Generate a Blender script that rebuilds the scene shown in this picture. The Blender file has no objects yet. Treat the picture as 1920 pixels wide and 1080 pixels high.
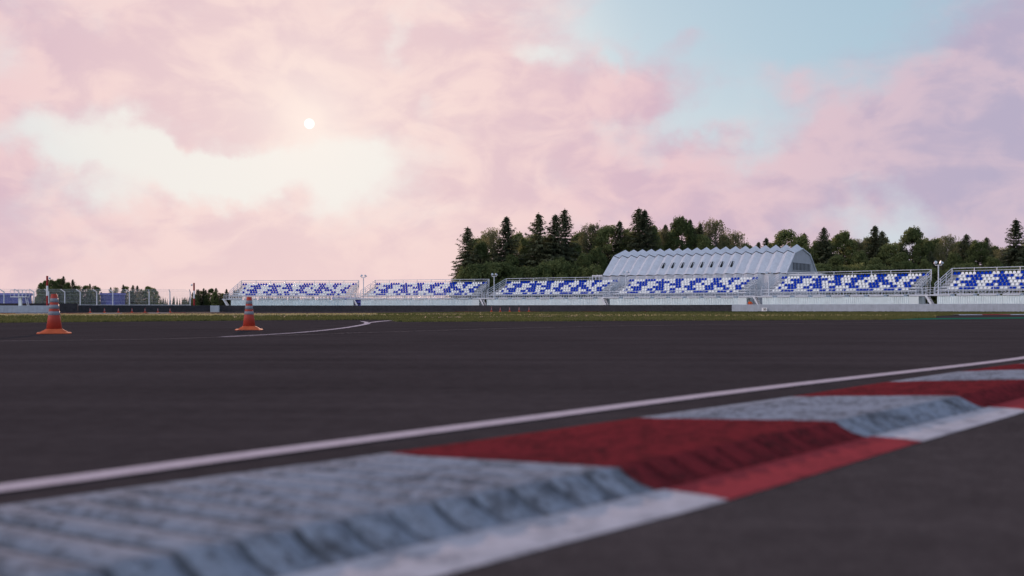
import bpy, math, random
import numpy as np
from mathutils import Vector, Matrix
R = math.radians
S = bpy.context.scene
COL = S.collection
random.seed(7)
F = 1920.0
HOR = 578.0
CAMH = 0.48

def at(px, Z):
    return ((px - 960.0) / F * Z, Z)

def smooth(a, b, x):
    t = min(1.0, max(0.0, (x - a) / (b - a)))
    return t * t * (3 - 2 * t)

def lerp(a, b, t):
    return a + (b - a) * t

def g(x, y):                                   # gentle fall of the ground away from the camera
    t = smooth(50, 150, y)
    l = min(1.0, max(0.0, (x + 60) / 130.0))
    return t * (-0.21 + 0.31 * l)

ORD = ['nil', 'first', 'second', 'third', 'fourth', 'fifth', 'sixth', 'seventh', 'eighth', 'ninth', 'tenth', 'eleventh',
       'twelfth', 'thirteenth', 'fourteenth', 'fifteenth', 'sixteenth', 'seventeenth', 'eighteenth', 'nineteenth',
       'twentieth', 'twenty-first', 'twenty-second', 'twenty-third', 'twenty-fourth', 'twenty-fifth', 'twenty-sixth',
       'twenty-seventh', 'twenty-eighth', 'twenty-ninth', 'thirtieth', 'thirty-first', 'thirty-second', 'thirty-third', 'thirty-fourth', 'thirty-fifth']

# ------------------------------------------------------------------ materials
class NT:
    def __init__(self, tree):
        self.t = tree
    def n(self, typ, **kw):
        nd = self.t.nodes.new(typ)
        for k, v in kw.items():
            setattr(nd, k, v)
        return nd
    def put(self, sock, v):
        if hasattr(v, 'is_output'):
            self.t.links.new(v, sock)
        elif v is not None:
            if isinstance(v, (tuple, list)) and sock.type == 'RGBA' and len(v) == 3:
                v = (*v, 1.0)
            sock.default_value = v
    def m(self, op, a, b=None, c=None, clamp=False):
        nd = self.n('ShaderNodeMath', operation=op, use_clamp=clamp)
        self.put(nd.inputs[0], a)
        if b is not None: self.put(nd.inputs[1], b)
        if c is not None: self.put(nd.inputs[2], c)
        return nd.outputs[0]
    def vm(self, op, a, b=None, scale=None):
        nd = self.n('ShaderNodeVectorMath', operation=op)
        self.put(nd.inputs[0], a)
        if b is not None: self.put(nd.inputs[1], b)
        if scale is not None: self.put(nd.inputs['Scale'], scale)
        return nd.outputs['Value'] if op in ('DOT_PRODUCT', 'LENGTH') else nd.outputs[0]
    def mix(self, f, a, b, blend='MIX'):
        nd = self.n('ShaderNodeMix', data_type='RGBA', blend_type=blend)
        self.put(nd.inputs[0], f); self.put(nd.inputs[6], a); self.put(nd.inputs[7], b)
        return nd.outputs[2]
    def noise(self, vec, scale, detail=4, rough=0.55, dist=0.0, color=False):
        nd = self.n('ShaderNodeTexNoise')
        if vec is not None: self.put(nd.inputs['Vector'], vec)
        nd.inputs['Scale'].default_value = scale
        nd.inputs['Detail'].default_value = detail
        nd.inputs['Roughness'].default_value = rough
        nd.inputs['Distortion'].default_value = dist
        return nd.outputs['Color'] if color else nd.outputs[0]
    def sstep(self, x, a, b):
        nd = self.n('ShaderNodeMapRange', interpolation_type='SMOOTHSTEP')
        self.put(nd.inputs[0], x)
        nd.inputs[1].default_value = a; nd.inputs[2].default_value = b
        return nd.outputs[0]
    def ramp(self, f, stops):
        nd = self.n('ShaderNodeValToRGB')
        self.put(nd.inputs[0], f)
        e = nd.color_ramp.elements
        while len(e) < len(stops): e.new(0.5)
        for i, (p, c) in enumerate(stops):
            e[i].position = p; e[i].color = (*c, 1.0)
        return nd.outputs[0]
    def mapping(self, vec, scale=(1, 1, 1), rot=(0, 0, 0)):
        nd = self.n('ShaderNodeMapping')
        self.put(nd.inputs[0], vec)
        nd.inputs['Scale'].default_value = scale
        nd.inputs['Rotation'].default_value = rot
        return nd.outputs[0]

def material(name, color, rough=0.6, spec=0.3, metal=0.0, var=0.12, vscale=3.0, bump=0.0, bscale=60.0, custom=None, coat=0.0):
    m = bpy.data.materials.new(name)
    m.use_nodes = True
    T = NT(m.node_tree)
    b = m.node_tree.nodes['Principled BSDF']
    tc = T.n('ShaderNodeTexCoord').outputs['Object']
    b.inputs['Roughness'].default_value = rough
    b.inputs['Specular IOR Level'].default_value = spec
    b.inputs['Metallic'].default_value = metal
    b.inputs['Coat Weight'].default_value = coat
    if custom:
        custom(T, b, tc)
    else:
        nz = T.noise(tc, vscale, 5, 0.6)
        lo = tuple(c * (1 - var) for c in color)
        hi = tuple(min(1, c * (1 + var)) for c in color)
        T.put(b.inputs['Base Color'], T.ramp(nz, [(0.3, lo), (0.7, hi)]))
    if bump:
        bp = T.n('ShaderNodeBump')
        bp.inputs['Strength'].default_value = bump
        bp.inputs['Distance'].default_value = 0.01
        T.put(bp.inputs['Height'], T.noise(tc, bscale, 3, 0.6))
        T.put(b.inputs['Normal'], bp.outputs[0])
    return m

KD = R(40)                                     # kerb runs 41 degrees off the view axis
def asphalt_c(base):
    def c(T, b, tc):
        big = T.noise(T.mapping(tc, (1, 1, 1)), 0.35, 5, 0.6)
        st = T.noise(T.mapping(tc, (0.10, 1.5, 1), (0, 0, R(-22))), 1.0, 5, 0.65)
        fine = T.noise(tc, 130.0, 3, 0.8)
        mid = T.noise(tc, 9.0, 6, 0.7)
        f = T.m('ADD', T.m('MULTIPLY', big, 0.28), T.m('MULTIPLY', st, 0.34))
        f = T.m('ADD', f, T.m('MULTIPLY', mid, 0.38))
        lo = tuple(x * 0.52 for x in base); hi = tuple(x * 1.48 for x in base)
        col = T.ramp(f, [(0.36, lo), (0.64, hi)])
        col = T.mix(T.m('MULTIPLY', T.sstep(fine, 0.45, 0.75), 0.7), col, tuple(x * 2.6 for x in base))
        T.put(b.inputs['Base Color'], col)
        bp = T.n('ShaderNodeBump'); bp.inputs['Strength'].default_value = 0.5; bp.inputs['Distance'].default_value = 0.004
        T.put(bp.inputs['Height'], T.noise(tc, 160.0, 2, 0.7))
        T.put(b.inputs['Normal'], bp.outputs[0])
    return c
M = {}
M['asphalt'] = material('asphalt', (0, 0, 0), 0.95, 0.0, custom=asphalt_c((0.042, 0.0375, 0.041)))
M['asphalt_run'] = material('runoff_asphalt', (0, 0, 0), 0.95, 0.0, custom=asphalt_c((0.047, 0.0425, 0.0455)))
M['asphalt_far'] = material('far_asphalt', (0, 0, 0), 0.95, 0.0, custom=asphalt_c((0.058, 0.047, 0.052)))

def paint_c(base, dirt, amt=0.5, scale=14.0):
    def c(T, b, tc):
        a = T.noise(tc, scale, 6, 0.7)
        a2 = T.noise(tc, scale * 7, 4, 0.7)
        f = T.m('ADD', T.m('MULTIPLY', a, 0.65), T.m('MULTIPLY', a2, 0.35))
        T.put(b.inputs['Base Color'], T.mix(T.m('MULTIPLY', T.sstep(f, 0.44, 0.66), amt), base, dirt))
        bp = T.n('ShaderNodeBump'); bp.inputs['Strength'].default_value = 0.5; bp.inputs['Distance'].default_value = 0.004
        T.put(bp.inputs['Height'], a2)
        T.put(b.inputs['Normal'], bp.outputs[0])
    return c
def kerb_c(base, dirt, amt):
    def c(T, b, tc):
        v = T.mapping(tc, (1, 1, 1), (0, 0, R(41.5)))
        a = T.noise(T.mapping(v, (15, 19, 1)), 1.0, 5, 0.75)
        a2 = T.noise(tc, 42, 4, 0.75)
        a3 = T.noise(tc, 2.6, 5, 0.65)
        f = T.m('ADD', T.m('ADD', T.m('MULTIPLY', a, 0.5), T.m('MULTIPLY', a2, 0.25)), T.m('MULTIPLY', a3, 0.25))
        col = T.mix(T.m('MULTIPLY', T.sstep(f, 0.45, 0.60), amt), base, dirt)
        T.put(b.inputs['Base Color'], col)
        bp = T.n('ShaderNodeBump'); bp.inputs['Strength'].default_value = 0.6; bp.inputs['Distance'].default_value = 0.006
        T.put(bp.inputs['Height'], a2); T.put(b.inputs['Normal'], bp.outputs[0])
    return c
M['groove_shade_grime'] = material('kerb_groove_shade_grime', (0, 0, 0), 0.9, 0.0, custom=paint_c((0.10, 0.105, 0.12), (0.22, 0.24, 0.28), 0.85, 24.0))  # rib grooves coloured darker to stand in for shade, plus some grime
M['groove_shade_grime_red'] = material('kerb_groove_shade_grime_red', (0, 0, 0), 0.9, 0.0, custom=paint_c((0.06, 0.014, 0.017), (0.14, 0.022, 0.027), 0.85, 24.0))
M['line'] = material('worn_white_line', (0, 0, 0), 0.8, 0.0, custom=paint_c((0.46, 0.42, 0.48), (0.24, 0.22, 0.25), 0.4))
M['line_faint'] = material('faded_line', (0, 0, 0), 0.85, 0.0, custom=paint_c((0.21, 0.19, 0.20), (0.07, 0.06, 0.066), 0.8, 3.0))
M['kerb_white'] = material('kerb_white_paint', (0, 0, 0), 0.8, 0.0, custom=kerb_c((0.255, 0.29, 0.355), (0.05, 0.05, 0.056), 0.82))
M['kerb_red'] = material('kerb_red_paint', (0, 0, 0), 0.8, 0.0, custom=kerb_c((0.17, 0.026, 0.032), (0.045, 0.017, 0.019), 0.82))
M['strip_white'] = material('kerb_strip_white', (0, 0, 0), 0.7, 0.0, custom=paint_c((0.46, 0.47, 0.53), (0.16, 0.17, 0.20), 0.75, 7.0))
M['strip_red'] = material('kerb_strip_red', (0, 0, 0), 0.7, 0.0, custom=paint_c((0.29, 0.05, 0.06), (0.11, 0.03, 0.035), 0.7, 7.0))
M['green_paint'] = material('green_runoff_paint', (0, 0, 0), 0.85, 0.0, custom=paint_c((0.02, 0.13, 0.09), (0.035, 0.09, 0.065), 0.6, 2.0))

def ground_c(T, b, tc):
    a = T.noise(tc, 0.25, 6, 0.65)
    d = T.noise(tc, 3.0, 5, 0.7)
    col = T.ramp(a, [(0.3, (0.042, 0.052, 0.019)), (0.55, (0.064, 0.072, 0.027)), (0.75, (0.09, 0.086, 0.04))])
    col = T.mix(T.m('MULTIPLY', d, 0.5), col, (0.04, 0.043, 0.018))
    T.put(b.inputs['Base Color'], col)
M['ground'] = material('grassy_soil', (0, 0, 0), 0.95, 0.05, custom=ground_c)
def blade_c(c0, c1):
    def c(T, b, tc):
        a = T.noise(tc, 0.6, 4, 0.6)
        a2 = T.noise(tc, 9.0, 2, 0.6)
        f = T.m('ADD', T.m('MULTIPLY', a, 0.6), T.m('MULTIPLY', a2, 0.4))
        T.put(b.inputs['Base Color'], T.ramp(f, [(0.35, c0), (0.65, c1)]))
    return c


M['path'] = material('dusty_path', (0.17, 0.135, 0.12), 0.95, 0.05, var=0.25, vscale=0.7)

def concrete_c(base, streak=0.25):
    def c(T, b, tc):
        a = T.noise(tc, 1.3, 6, 0.65)
        s = T.noise(T.mapping(tc, (3, 3, 0.25)), 1.6, 4, 0.6)
        f = T.m('ADD', T.m('MULTIPLY', a, 0.6), T.m('MULTIPLY', s, 0.4))
        T.put(b.inputs['Base Color'], T.ramp(f, [(0.3, tuple(x * (1 - streak) for x in base)), (0.68, tuple(x * (1 + streak * 0.5) for x in base))]))
        bp = T.n('ShaderNodeBump'); bp.inputs['Strength'].default_value = 0.4; bp.inputs['Distance'].default_value = 0.01
        T.put(bp.inputs['Height'], T.noise(tc, 30, 4, 0.6))
        T.put(b.inputs['Normal'], bp.outputs[0])
    return c
M['concrete'] = material('grey_concrete', (0, 0, 0), 0.85, 0.2, custom=concrete_c((0.40, 0.44, 0.50)))
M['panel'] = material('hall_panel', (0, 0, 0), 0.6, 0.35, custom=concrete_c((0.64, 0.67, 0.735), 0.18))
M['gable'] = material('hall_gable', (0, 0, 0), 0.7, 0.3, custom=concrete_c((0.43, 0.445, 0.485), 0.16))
def tyre_c(T, b, tc):
    v = T.n('ShaderNodeTexVoronoi'); v.inputs['Scale'].default_value = 3.2; T.put(v.inputs['Vector'], tc)
    sp = T.sstep(v.outputs['Distance'], 0.14, 0.05)
    a = T.noise(tc, 2.0, 6, 0.7)
    col = T.ramp(a, [(0.3, (0.026, 0.025, 0.030)), (0.7, (0.055, 0.052, 0.060))])
    T.put(b.inputs['Base Color'], T.mix(T.m('MULTIPLY', sp, 0.8), col, (0.13, 0.13, 0.14)))
M['tyre'] = material('rubber_belting', (0, 0, 0), 0.8, 0.2, custom=tyre_c)
M['steel'] = material('galvanised_steel', (0.58, 0.62, 0.68), 0.45, 0.4, 0.2, var=0.12)
M['deck'] = material('deck_plates', (0.56, 0.60, 0.66), 0.55, 0.3, 0.1, var=0.1)
M['clad'] = material('pale_cladding', (0.76, 0.85, 0.86), 0.55, 0.3, var=0.08, vscale=0.8)
M['seat_white'] = material('white_seat_plastic', (0.90, 0.92, 0.91), 0.4, 0.4, var=0.02)
M['seat_blue'] = material('blue_seat_plastic', (0.003, 0.052, 0.50), 0.5, 0.04, var=0.06)
M['cone'] = material('cone_orange_red', (0.40, 0.048, 0.030), 0.55, 0.3, var=0.1, vscale=6)
M['cone_base'] = material('cone_base_orange', (0.56, 0.12, 0.052), 0.8, 0.1, var=0.12, vscale=9)
M['cone_band'] = material('cone_grey_band', (0.20, 0.225, 0.265), 0.5, 0.3, var=0.08, vscale=9)
M['red'] = material('pole_red', (0.30, 0.012, 0.016), 0.5, 0.3)
M['white'] = material('white_paint', (0.78, 0.79, 0.81), 0.5, 0.3, var=0.05)
M['dark'] = material('dark_opening', (0.012, 0.012, 0.014), 0.6, 0.2)
M['seam_and_shade'] = material('dark_seam_and_shade', (0.02, 0.018, 0.018), 0.8, 0.1)
M['blue_hall'] = material('violet_blue_cladding', (0.13, 0.14, 0.50), 0.6, 0.3, var=0.08, vscale=0.5)
M['blue_dark'] = material('dark_blue_cladding', (0.075, 0.085, 0.34), 0.6, 0.3, var=0.08, vscale=0.5)
M['black'] = material('black_lettering', (0.015, 0.015, 0.016), 0.6, 0.2)
M['orange'] = material('orange_overalls', (0.62, 0.09, 0.015), 0.7, 0.2, var=0.2, vscale=8)
M['skin'] = material('skin', (0.42, 0.23, 0.16), 0.6, 0.3)
M['hair'] = material('dark_hair', (0.02, 0.013, 0.01), 0.6, 0.2)
M['lens'] = material('lamp_glass', (0.55, 0.60, 0.66), 0.2, 0.5, 0.2)
M['rubble'] = material('mossy_rubble', (0.22, 0.215, 0.18), 0.95, 0.1, var=0.6, vscale=5)
M['bark'] = material('bark', (0.045, 0.036, 0.030), 0.9, 0.1, var=0.3, vscale=2)
M['birch_bark'] = material('birch_bark', (0.16, 0.15, 0.14), 0.9, 0.1, var=0.5, vscale=2)
def leaf_mat(name, c0, c1, trans):
    m = bpy.data.materials.new(name); m.use_nodes = True
    T = NT(m.node_tree); b = m.node_tree.nodes['Principled BSDF']; out = m.node_tree.nodes['Material Output']
    tc = T.n('ShaderNodeTexCoord').outputs['Object']
    oi = T.n('ShaderNodeObjectInfo').outputs['Random']
    a = T.noise(tc, 0.55, 4, 0.6)
    a2 = T.noise(tc, 5.0, 2, 0.5)
    f = T.m('ADD', T.m('MULTIPLY', a, 0.5), T.m('MULTIPLY', a2, 0.35))
    f = T.m('ADD', f, T.m('MULTIPLY', oi, 0.22))
    col = T.ramp(f, [(0.36, c0), (0.66, c1)])
    T.put(b.inputs['Base Color'], col)
    b.inputs['Roughness'].default_value = 0.75; b.inputs['Specular IOR Level'].default_value = 0.12
    tr = T.n('ShaderNodeBsdfTranslucent'); T.put(tr.inputs[0], col)
    mx = T.n('ShaderNodeMixShader'); mx.inputs[0].default_value = trans
    T.t.links.new(b.outputs[0], mx.inputs[1]); T.t.links.new(tr.outputs[0], mx.inputs[2])
    T.t.links.new(mx.outputs[0], out.inputs[0])
    return m
M['grass'] = leaf_mat('grass_blades', (0.040, 0.060, 0.021), (0.094, 0.110, 0.042), 0.38)
M['dry_grass'] = leaf_mat('dry_grass_blades', (0.24, 0.225, 0.115), (0.46, 0.43, 0.25), 0.4)
M['needle'] = leaf_mat('spruce_needles', (0.060, 0.076, 0.046), (0.145, 0.16, 0.088), 0.32)
M['leaf'] = leaf_mat('broad_leaves', (0.075, 0.105, 0.042), (0.19, 0.222, 0.088), 0.42)
M['birch'] = leaf_mat('birch_leaves', (0.10, 0.115, 0.06), (0.24, 0.245, 0.13), 0.45)

# ------------------------------------------------------------------ mesh helpers
class MB:
    def __init__(self):
        self.v = []; self.f = []; self.mi = []
    def face(self, idx, mi=0):
        self.f.append(idx); self.mi.append(mi)
    def add(self, vs, fs, mi=0):
        o = len(self.v)
        self.v.extend(vs)
        for f in fs:
            self.f.append(tuple(i + o for i in f)); self.mi.append(mi)
    def box(self, x0, x1, y0, y1, z0, z1, mi=0):
        self.add([(x0, y0, z0), (x1, y0, z0), (x1, y1, z0), (x0, y1, z0), (x0, y0, z1), (x1, y0, z1), (x1, y1, z1), (x0, y1, z1)],
                 [(3, 2, 1, 0), (4, 5, 6, 7), (0, 1, 5, 4), (1, 2, 6, 5), (2, 3, 7, 6), (3, 0, 4, 7)], mi)
    def bar(self, p0, p1, r, n=6, r1=None, mi=0):
        p0 = Vector(p0); p1 = Vector(p1); d = (p1 - p0)
        if d.length < 1e-6: return
        d.normalize()
        a = d.cross(Vector((0, 0, 1)) if abs(d.z) < 0.9 else Vector((1, 0, 0))).normalized(); b = d.cross(a)
        r1 = r if r1 is None else r1
        vs = []
        for p, q in ((p0, r), (p1, r1)):
            for i in range(n):
                t = 2 * math.pi * (i + 0.5) / n
                vs.append(tuple(p + a * (q * math.cos(t)) + b * (q * math.sin(t))))
        fs = [(i, (i + 1) % n, n + (i + 1) % n, n + i) for i in range(n)]
        fs.append(tuple(range(n))[::-1]); fs.append(tuple(range(n, 2 * n)))
        self.add(vs, fs, mi)
    def lathe(self, prof, n=24, center=(0, 0, 0), mi=0, square_from=None):
        vs = []; fs = []
        cx, cy, cz = center
        for (r, z) in prof:
            for i in range(n):
                t = 2 * math.pi * i / n
                vs.append((cx + r * math.cos(t), cy + r * math.sin(t), cz + z))
        for k in range(len(prof) - 1):
            for i in range(n):
                j = (i + 1) % n
                fs.append((k * n + i, k * n + j, (k + 1) * n + j, (k + 1) * n + i))
        fs.append(tuple(range(n))[::-1]); fs.append(tuple(range((len(prof) - 1) * n, len(prof) * n)))
        self.add(vs, fs, mi)
    def build(self, name, mats, parent=None, smooth_=False, bevel=0):
        me = bpy.data.meshes.new(name)
        me.from_pydata([tuple(v) for v in self.v], [], self.f)
        if not isinstance(mats, (list, tuple)): mats = [mats]
        for m in mats: me.materials.append(m)
        if len(mats) > 1: me.polygons.foreach_set('material_index', self.mi)
        if smooth_: me.polygons.foreach_set('use_smooth', [True] * len(me.polygons))
        me.update()
        o = bpy.data.objects.new(name, me); COL.objects.link(o)
        if parent: o.parent = parent
        if bevel:
            bv = o.modifiers.new('bevel', 'BEVEL'); bv.width = bevel; bv.segments = 2; bv.limit_method = 'ANGLE'
        return o

def tag(o, label, cat, group=None):
    o['label'] = label; o['category'] = cat
    if group: o['group'] = group
    return o
def thing(name, label, cat, loc=(0, 0, 0), rz=0.0, group=None):
    o = bpy.data.objects.new(name, None); COL.objects.link(o)
    o.location = loc; o.rotation_euler = (0, 0, rz); o.empty_display_size = 0.3
    return tag(o, label, cat, group)
def struct(o):
    o['kind'] = 'structure'; return o
CH = {}
def dup(root, kids, loc, rz=0.0, scale=None, label=None):
    """copy of a thing with its parts and sub-parts (kids: nested list of (object, kids))"""
    r = root.copy(); COL.objects.link(r)
    r.location = loc; r.rotation_euler = (0, 0, rz)
    if scale is not None: r.scale = scale
    if label: r['label'] = label
    def rec(pairs, par):
        for o, ks in pairs:
            c = o.copy(); COL.objects.link(c); c.parent = par
            rec(ks, c)
    rec(kids, r)
    return r

# ------------------------------------------------------------------ ground, track, paths
def frange(a, b, n): return [a + (b - a) * i / (n - 1) for i in range(n)]
xs = [-3000, -1500, -700, -400, -250, -180] + frange(-140, 140, 57) + [180, 250, 400, 700, 1500, 3000]
ys = [-400, -150, -60, -20] + frange(0, 220, 56) + [260, 320, 420, 600, 1000, 2000, 4000]
mb = MB()
for y in ys:
    for x in xs: mb.v.append((x, y, g(x, y) - 0.012))
nx = len(xs)
for j in range(len(ys) - 1):
    for i in range(nx - 1):
        mb.face((j * nx + i, j * nx + i + 1, (j + 1) * nx + i + 1, (j + 1) * nx + i))
struct(mb.build('ground', M['ground']))

def interp(tab, x):
    if x <= tab[0][0]: return tab[0][1]
    for (a, b), (c, d) in zip(tab, tab[1:]):
        if x <= c: return b + (d - b) * (x - a) / (c - a)
    return tab[-1][1]
EDGE = [(-140, 20), (-60, 27), (-17, 34), (-10.2, 40.5), (-5.9, 42.5), (-5.0, 42), (-4.55, 38.2), (-3.8, 36), (3.25, 38.6), (10.2, 41),
        (15.5, 42.5), (21, 51), (25, 61), (30.6, 71), (37, 74), (60, 79), (140, 84)]
def edge(x): return interp(EDGE, x)
def sheet(name, x0, x1, lo, hi, mat, off, nx_=60, ny_=12, xs_=None):
    mb = MB(); X = xs_ or frange(x0, x1, nx_)
    for x in X:
        a = lo(x); b = hi(x)
        for k in range(ny_):
            y = a + (b - a) * k / (ny_ - 1)
            mb.v.append((x, y, g(x, y) + off))
    for i in range(len(X) - 1):
        for k in range(ny_ - 1):
            mb.face((i * ny_ + k, (i + 1) * ny_ + k, (i + 1) * ny_ + k + 1, i * ny_ + k + 1))
    return struct(mb.build(name, mat))
exs = sorted(set(frange(-140, 140, 113) + [e[0] for e in EDGE] + [e[0] + 0.05 for e in EDGE]))
jit = {x: random.uniform(-0.25, 0.25) for x in exs}
sheet('race_track', -140, 140, lambda x: -60, lambda x: edge(x) + jit[x], M['asphalt'], 0.0, xs_=exs, ny_=16)

# far asphalt apron on the left before the barrier
sheet('service_road', -130, -8, lambda x: interp([(-130, 66), (-36, 76), (-24, 92), (-18, 108), (-8, 150)], x),
      lambda x: interp([(-130, 150), (-60, 165), (-24, 180), (-8, 172)], x), M['asphalt_far'], 0.0, 40, 10)

def ribbon(name, pts, w, mat, off=0.004, sub=8, jag=0.0, kind=True, gfn=g):
    """flat strip along a smooth polyline (Catmull-Rom); w is a number or a list per point"""
    P = [Vector((p[0], p[1], 0)) for p in pts]
    W = w if isinstance(w, (list, tuple)) else [w] * len(P)
    out = []; ow = []
    for i in range(len(P) - 1):
        p0 = P[max(0, i - 1)]; p1 = P[i]; p2 = P[i + 1]; p3 = P[min(len(P) - 1, i + 2)]
        for k in range(sub):
            t = k / sub
            q = 0.5 * ((2 * p1) + (p2 - p0) * t + (2 * p0 - 5 * p1 + 4 * p2 - p3) * t * t + (3 * p1 - p0 - 3 * p2 + p3) * t ** 3)
            out.append(q); ow.append(lerp(W[i], W[i + 1], t))
    out.append(P[-1]); ow.append(W[-1])
    mb = MB()
    for i, q in enumerate(out):
        d = (out[min(i + 1, len(out) - 1)] - out[max(i - 1, 0)]).normalized()
        n = Vector((-d.y, d.x, 0))
        for s in (-1, 1):
            r = q + n * s * (ow[i] / 2 + random.uniform(-jag, jag))
            mb.v.append((r.x, r.y, gfn(r.x, r.y) + off))
    for i in range(len(out) - 1):
        mb.face((2 * i, 2 * i + 2, 2 * i + 3, 2 * i + 1))
    o = mb.build(name, mat)
    return struct(o) if kind else o

ribbon('dusty_path', [(-44, 63), (-15.8, 64.5), (-12.2, 72), (-7.3, 95), (-3, 112), (8, 122)], [0.2, 2.4, 3.4, 4, 4, 3], M['path'], 0.004, 10, 0.25)
ribbon('dusty_path', [(-5.4, 52.6), (5.4, 64), (14.7, 65), (22, 63.5)], [1.5, 3.6, 2.0, 0.6], M['path'], 0.004, 14, 0.4)
ribbon('painted_runoff', [(15.6, 42.8), (18.7, 46), (25.5, 51), (36, 57), (60, 66)], [0.3, 3.4, 4.0, 4.5, 5], M['green_paint'], 0.004, 8)
# track markings
def gp(px, y): Z = CAMH * F / (y - HOR); return ((px - 960) / F * Z, Z)
ribbon('faded_line', [(-22, 9.5), gp(0, 639.8), gp(430, 632), gp(760, 621.5), gp(1100, 612.5), gp(1500, 606.5), gp(1920, 602), (34, 43.6), (70, 53)], 0.09, M['line_faint'], 0.004, 12)
ribbon('pit_exit_line', [gp(415, 632.6), gp(560, 624.2), gp(640, 616), gp(682, 609), gp(689, 606.2), gp(685, 604), gp(676, 602.6)],
       [0.12, 0.14, 0.15, 0.18, 0.2, 0.16, 0.1], M['line'], 0.008, 8)
ribbon('pit_exit_line', [gp(692, 605.5), gp(712, 603), gp(740, 600.8)], [0.12, 0.25, 0.2], M['line'], 0.008, 8)

# track-edge white line and kerb: measured stations (X, Z) of the kerb's back edge
KB = [(-3.2, 0.15), (-1.2375 - 0.02, 2.45), (-0.419, 3.37), (0.53, 4.45), (1.49, 5.52), (2.40, 6.60), (3.37, 7.72), (4.40, 8.86), (7.6, 12.2), (13.2, 17.3), (22, 24.2), (34, 32)]
def catmull(P, step):
    P = [Vector((p[0], p[1], 0)) for p in P]
    raw = []
    for i in range(len(P) - 1):
        p0 = P[max(0, i - 1)]; p1 = P[i]; p2 = P[i + 1]; p3 = P[min(len(P) - 1, i + 2)]
        for k in range(60):
            t = k / 60
            raw.append(0.5 * ((2 * p1) + (p2 - p0) * t + (2 * p0 - 5 * p1 + 4 * p2 - p3) * t * t + (3 * p1 - p0 - 3 * p2 + p3) * t ** 3))
    raw.append(P[-1])
    cum = [0.0]
    for a, b in zip(raw, raw[1:]): cum.append(cum[-1] + (b - a).length)
    out = []; j = 0; s = 0.0
    while s < cum[-1]:
        while cum[j + 1] < s: j += 1
        out.append((s, raw[j].lerp(raw[j + 1], (s - cum[j]) / max(1e-9, cum[j + 1] - cum[j])))); s += step
    return out
st = catmull(KB, 0.0085)
s0 = min(st, key=lambda q: (q[1] - Vector((-0.419, 3.37, 0))).length)[0]      # white/red joint
BLK = 1.445; PER = BLK / 11
mbk = MB(); barv = []
TT = [0.0, 0.05, 0.11, 0.2, 0.32, 0.44, 0.54, 0.62, 0.68, 0.72, 0.74, 0.752, 0.768, 0.785, 0.805, 0.822, 0.838, 0.85, 0.90, 0.95, 1.0]
prevn = None
rows = []
for i, (s, p) in enumerate(st):
    a = st[max(0, i - 6)][1]; b = st[min(len(st) - 1, i + 6)][1]
    d = (b - a).normalized(); n = Vector((d.y, -d.x, 0))         # towards the camera side
    sb = s - s0
    w = 1.27 - 0.04 * min(3.5, max(0, sb / BLK))
    ph = (sb / PER) % 1.0
    bar = math.sin(math.pi * ph) ** 0.6   # raised bar, then groove
    row = []
    for t in TT:
        base = 0.053 * min(1.0, t / 0.73) if t <= 0.745 else 0.053 * max(0.0, (0.84 - t) / 0.095)
        wt = smooth(0.02, 0.2, t) * (1 - smooth(0.60, 0.76, t) * 0.45)
        if t > 0.745: wt = 0.55 * smooth(0.846, 0.80, t)
        z = base + (0.023 if t < 0.745 else 0.03) * wt * (bar - 0.8) + 0.004
        if t >= 0.85: z = 0.010
        if t == 0.0: z = 0.003
        if t == 1.0: z = 0.006
        barv.append(bar) if t == 0.0 else None
        cut = 0.034 * smooth(0.735, 0.775, t) * (1 - smooth(0.80, 0.845, t)) * (1 - bar)
        q = p + n * (w * t - cut)
        row.append((q.x, q.y, z + g(q.x, q.y)))
    rows.append(row); mbk.v.extend(row)
nt = len(TT)
for i in range(len(rows) - 1):
    sb = st[i][0] - s0
    red = (int(math.floor(sb / BLK)) % 2 == 0) and (sb > 0 or sb < -2.2)
    for k in range(nt - 1):
        strip = TT[k] >= 0.845
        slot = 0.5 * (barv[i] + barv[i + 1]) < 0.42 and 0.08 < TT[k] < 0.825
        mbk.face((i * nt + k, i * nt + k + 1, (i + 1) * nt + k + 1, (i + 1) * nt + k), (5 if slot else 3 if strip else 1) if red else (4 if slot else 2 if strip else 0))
struct(mbk.build('kerb', [M['kerb_white'], M['kerb_red'], M['strip_white'], M['strip_red'], M['groove_shade_grime'], M['groove_shade_grime_red']], smooth_=True))
ribbon('edge_line', [(-3.9, -0.2), (-2.36, 1.58), gp(0, 918), gp(480, 853), gp(960, 790), gp(1440, 728), gp(1920, 671.5), (7.4, 13.2), (13.2, 18.6), (22, 25.6), (34, 33.5)], 0.125, M['line'], 0.005, 10)
# asphalt outside the kerb (laid as a sheet over the track sheet's edge)
mbr = MB()
for i in range(0, len(rows), 40):
    q = rows[i][-1]; n = Vector((0.749, -0.663))
    for k in range(4):
        e = (0, 0.5, 3, 30)[k]
        mbr.v.append((q[0] + n.x * e - (0 if k else 0.03 * n.x), q[1] + n.y * e - (0 if k else 0.03 * n.y), 0.004 + g(q[0], q[1]) * (k == 0)))
nr = len(mbr.v) // 4
for i in range(nr - 1):
    for k in range(3):
        mbr.face((i * 4 + k, i * 4 + k + 1, (i + 1) * 4 + k + 1, (i + 1) * 4 + k))
struct(mbr.build('runoff', M['asphalt_run']))

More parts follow.
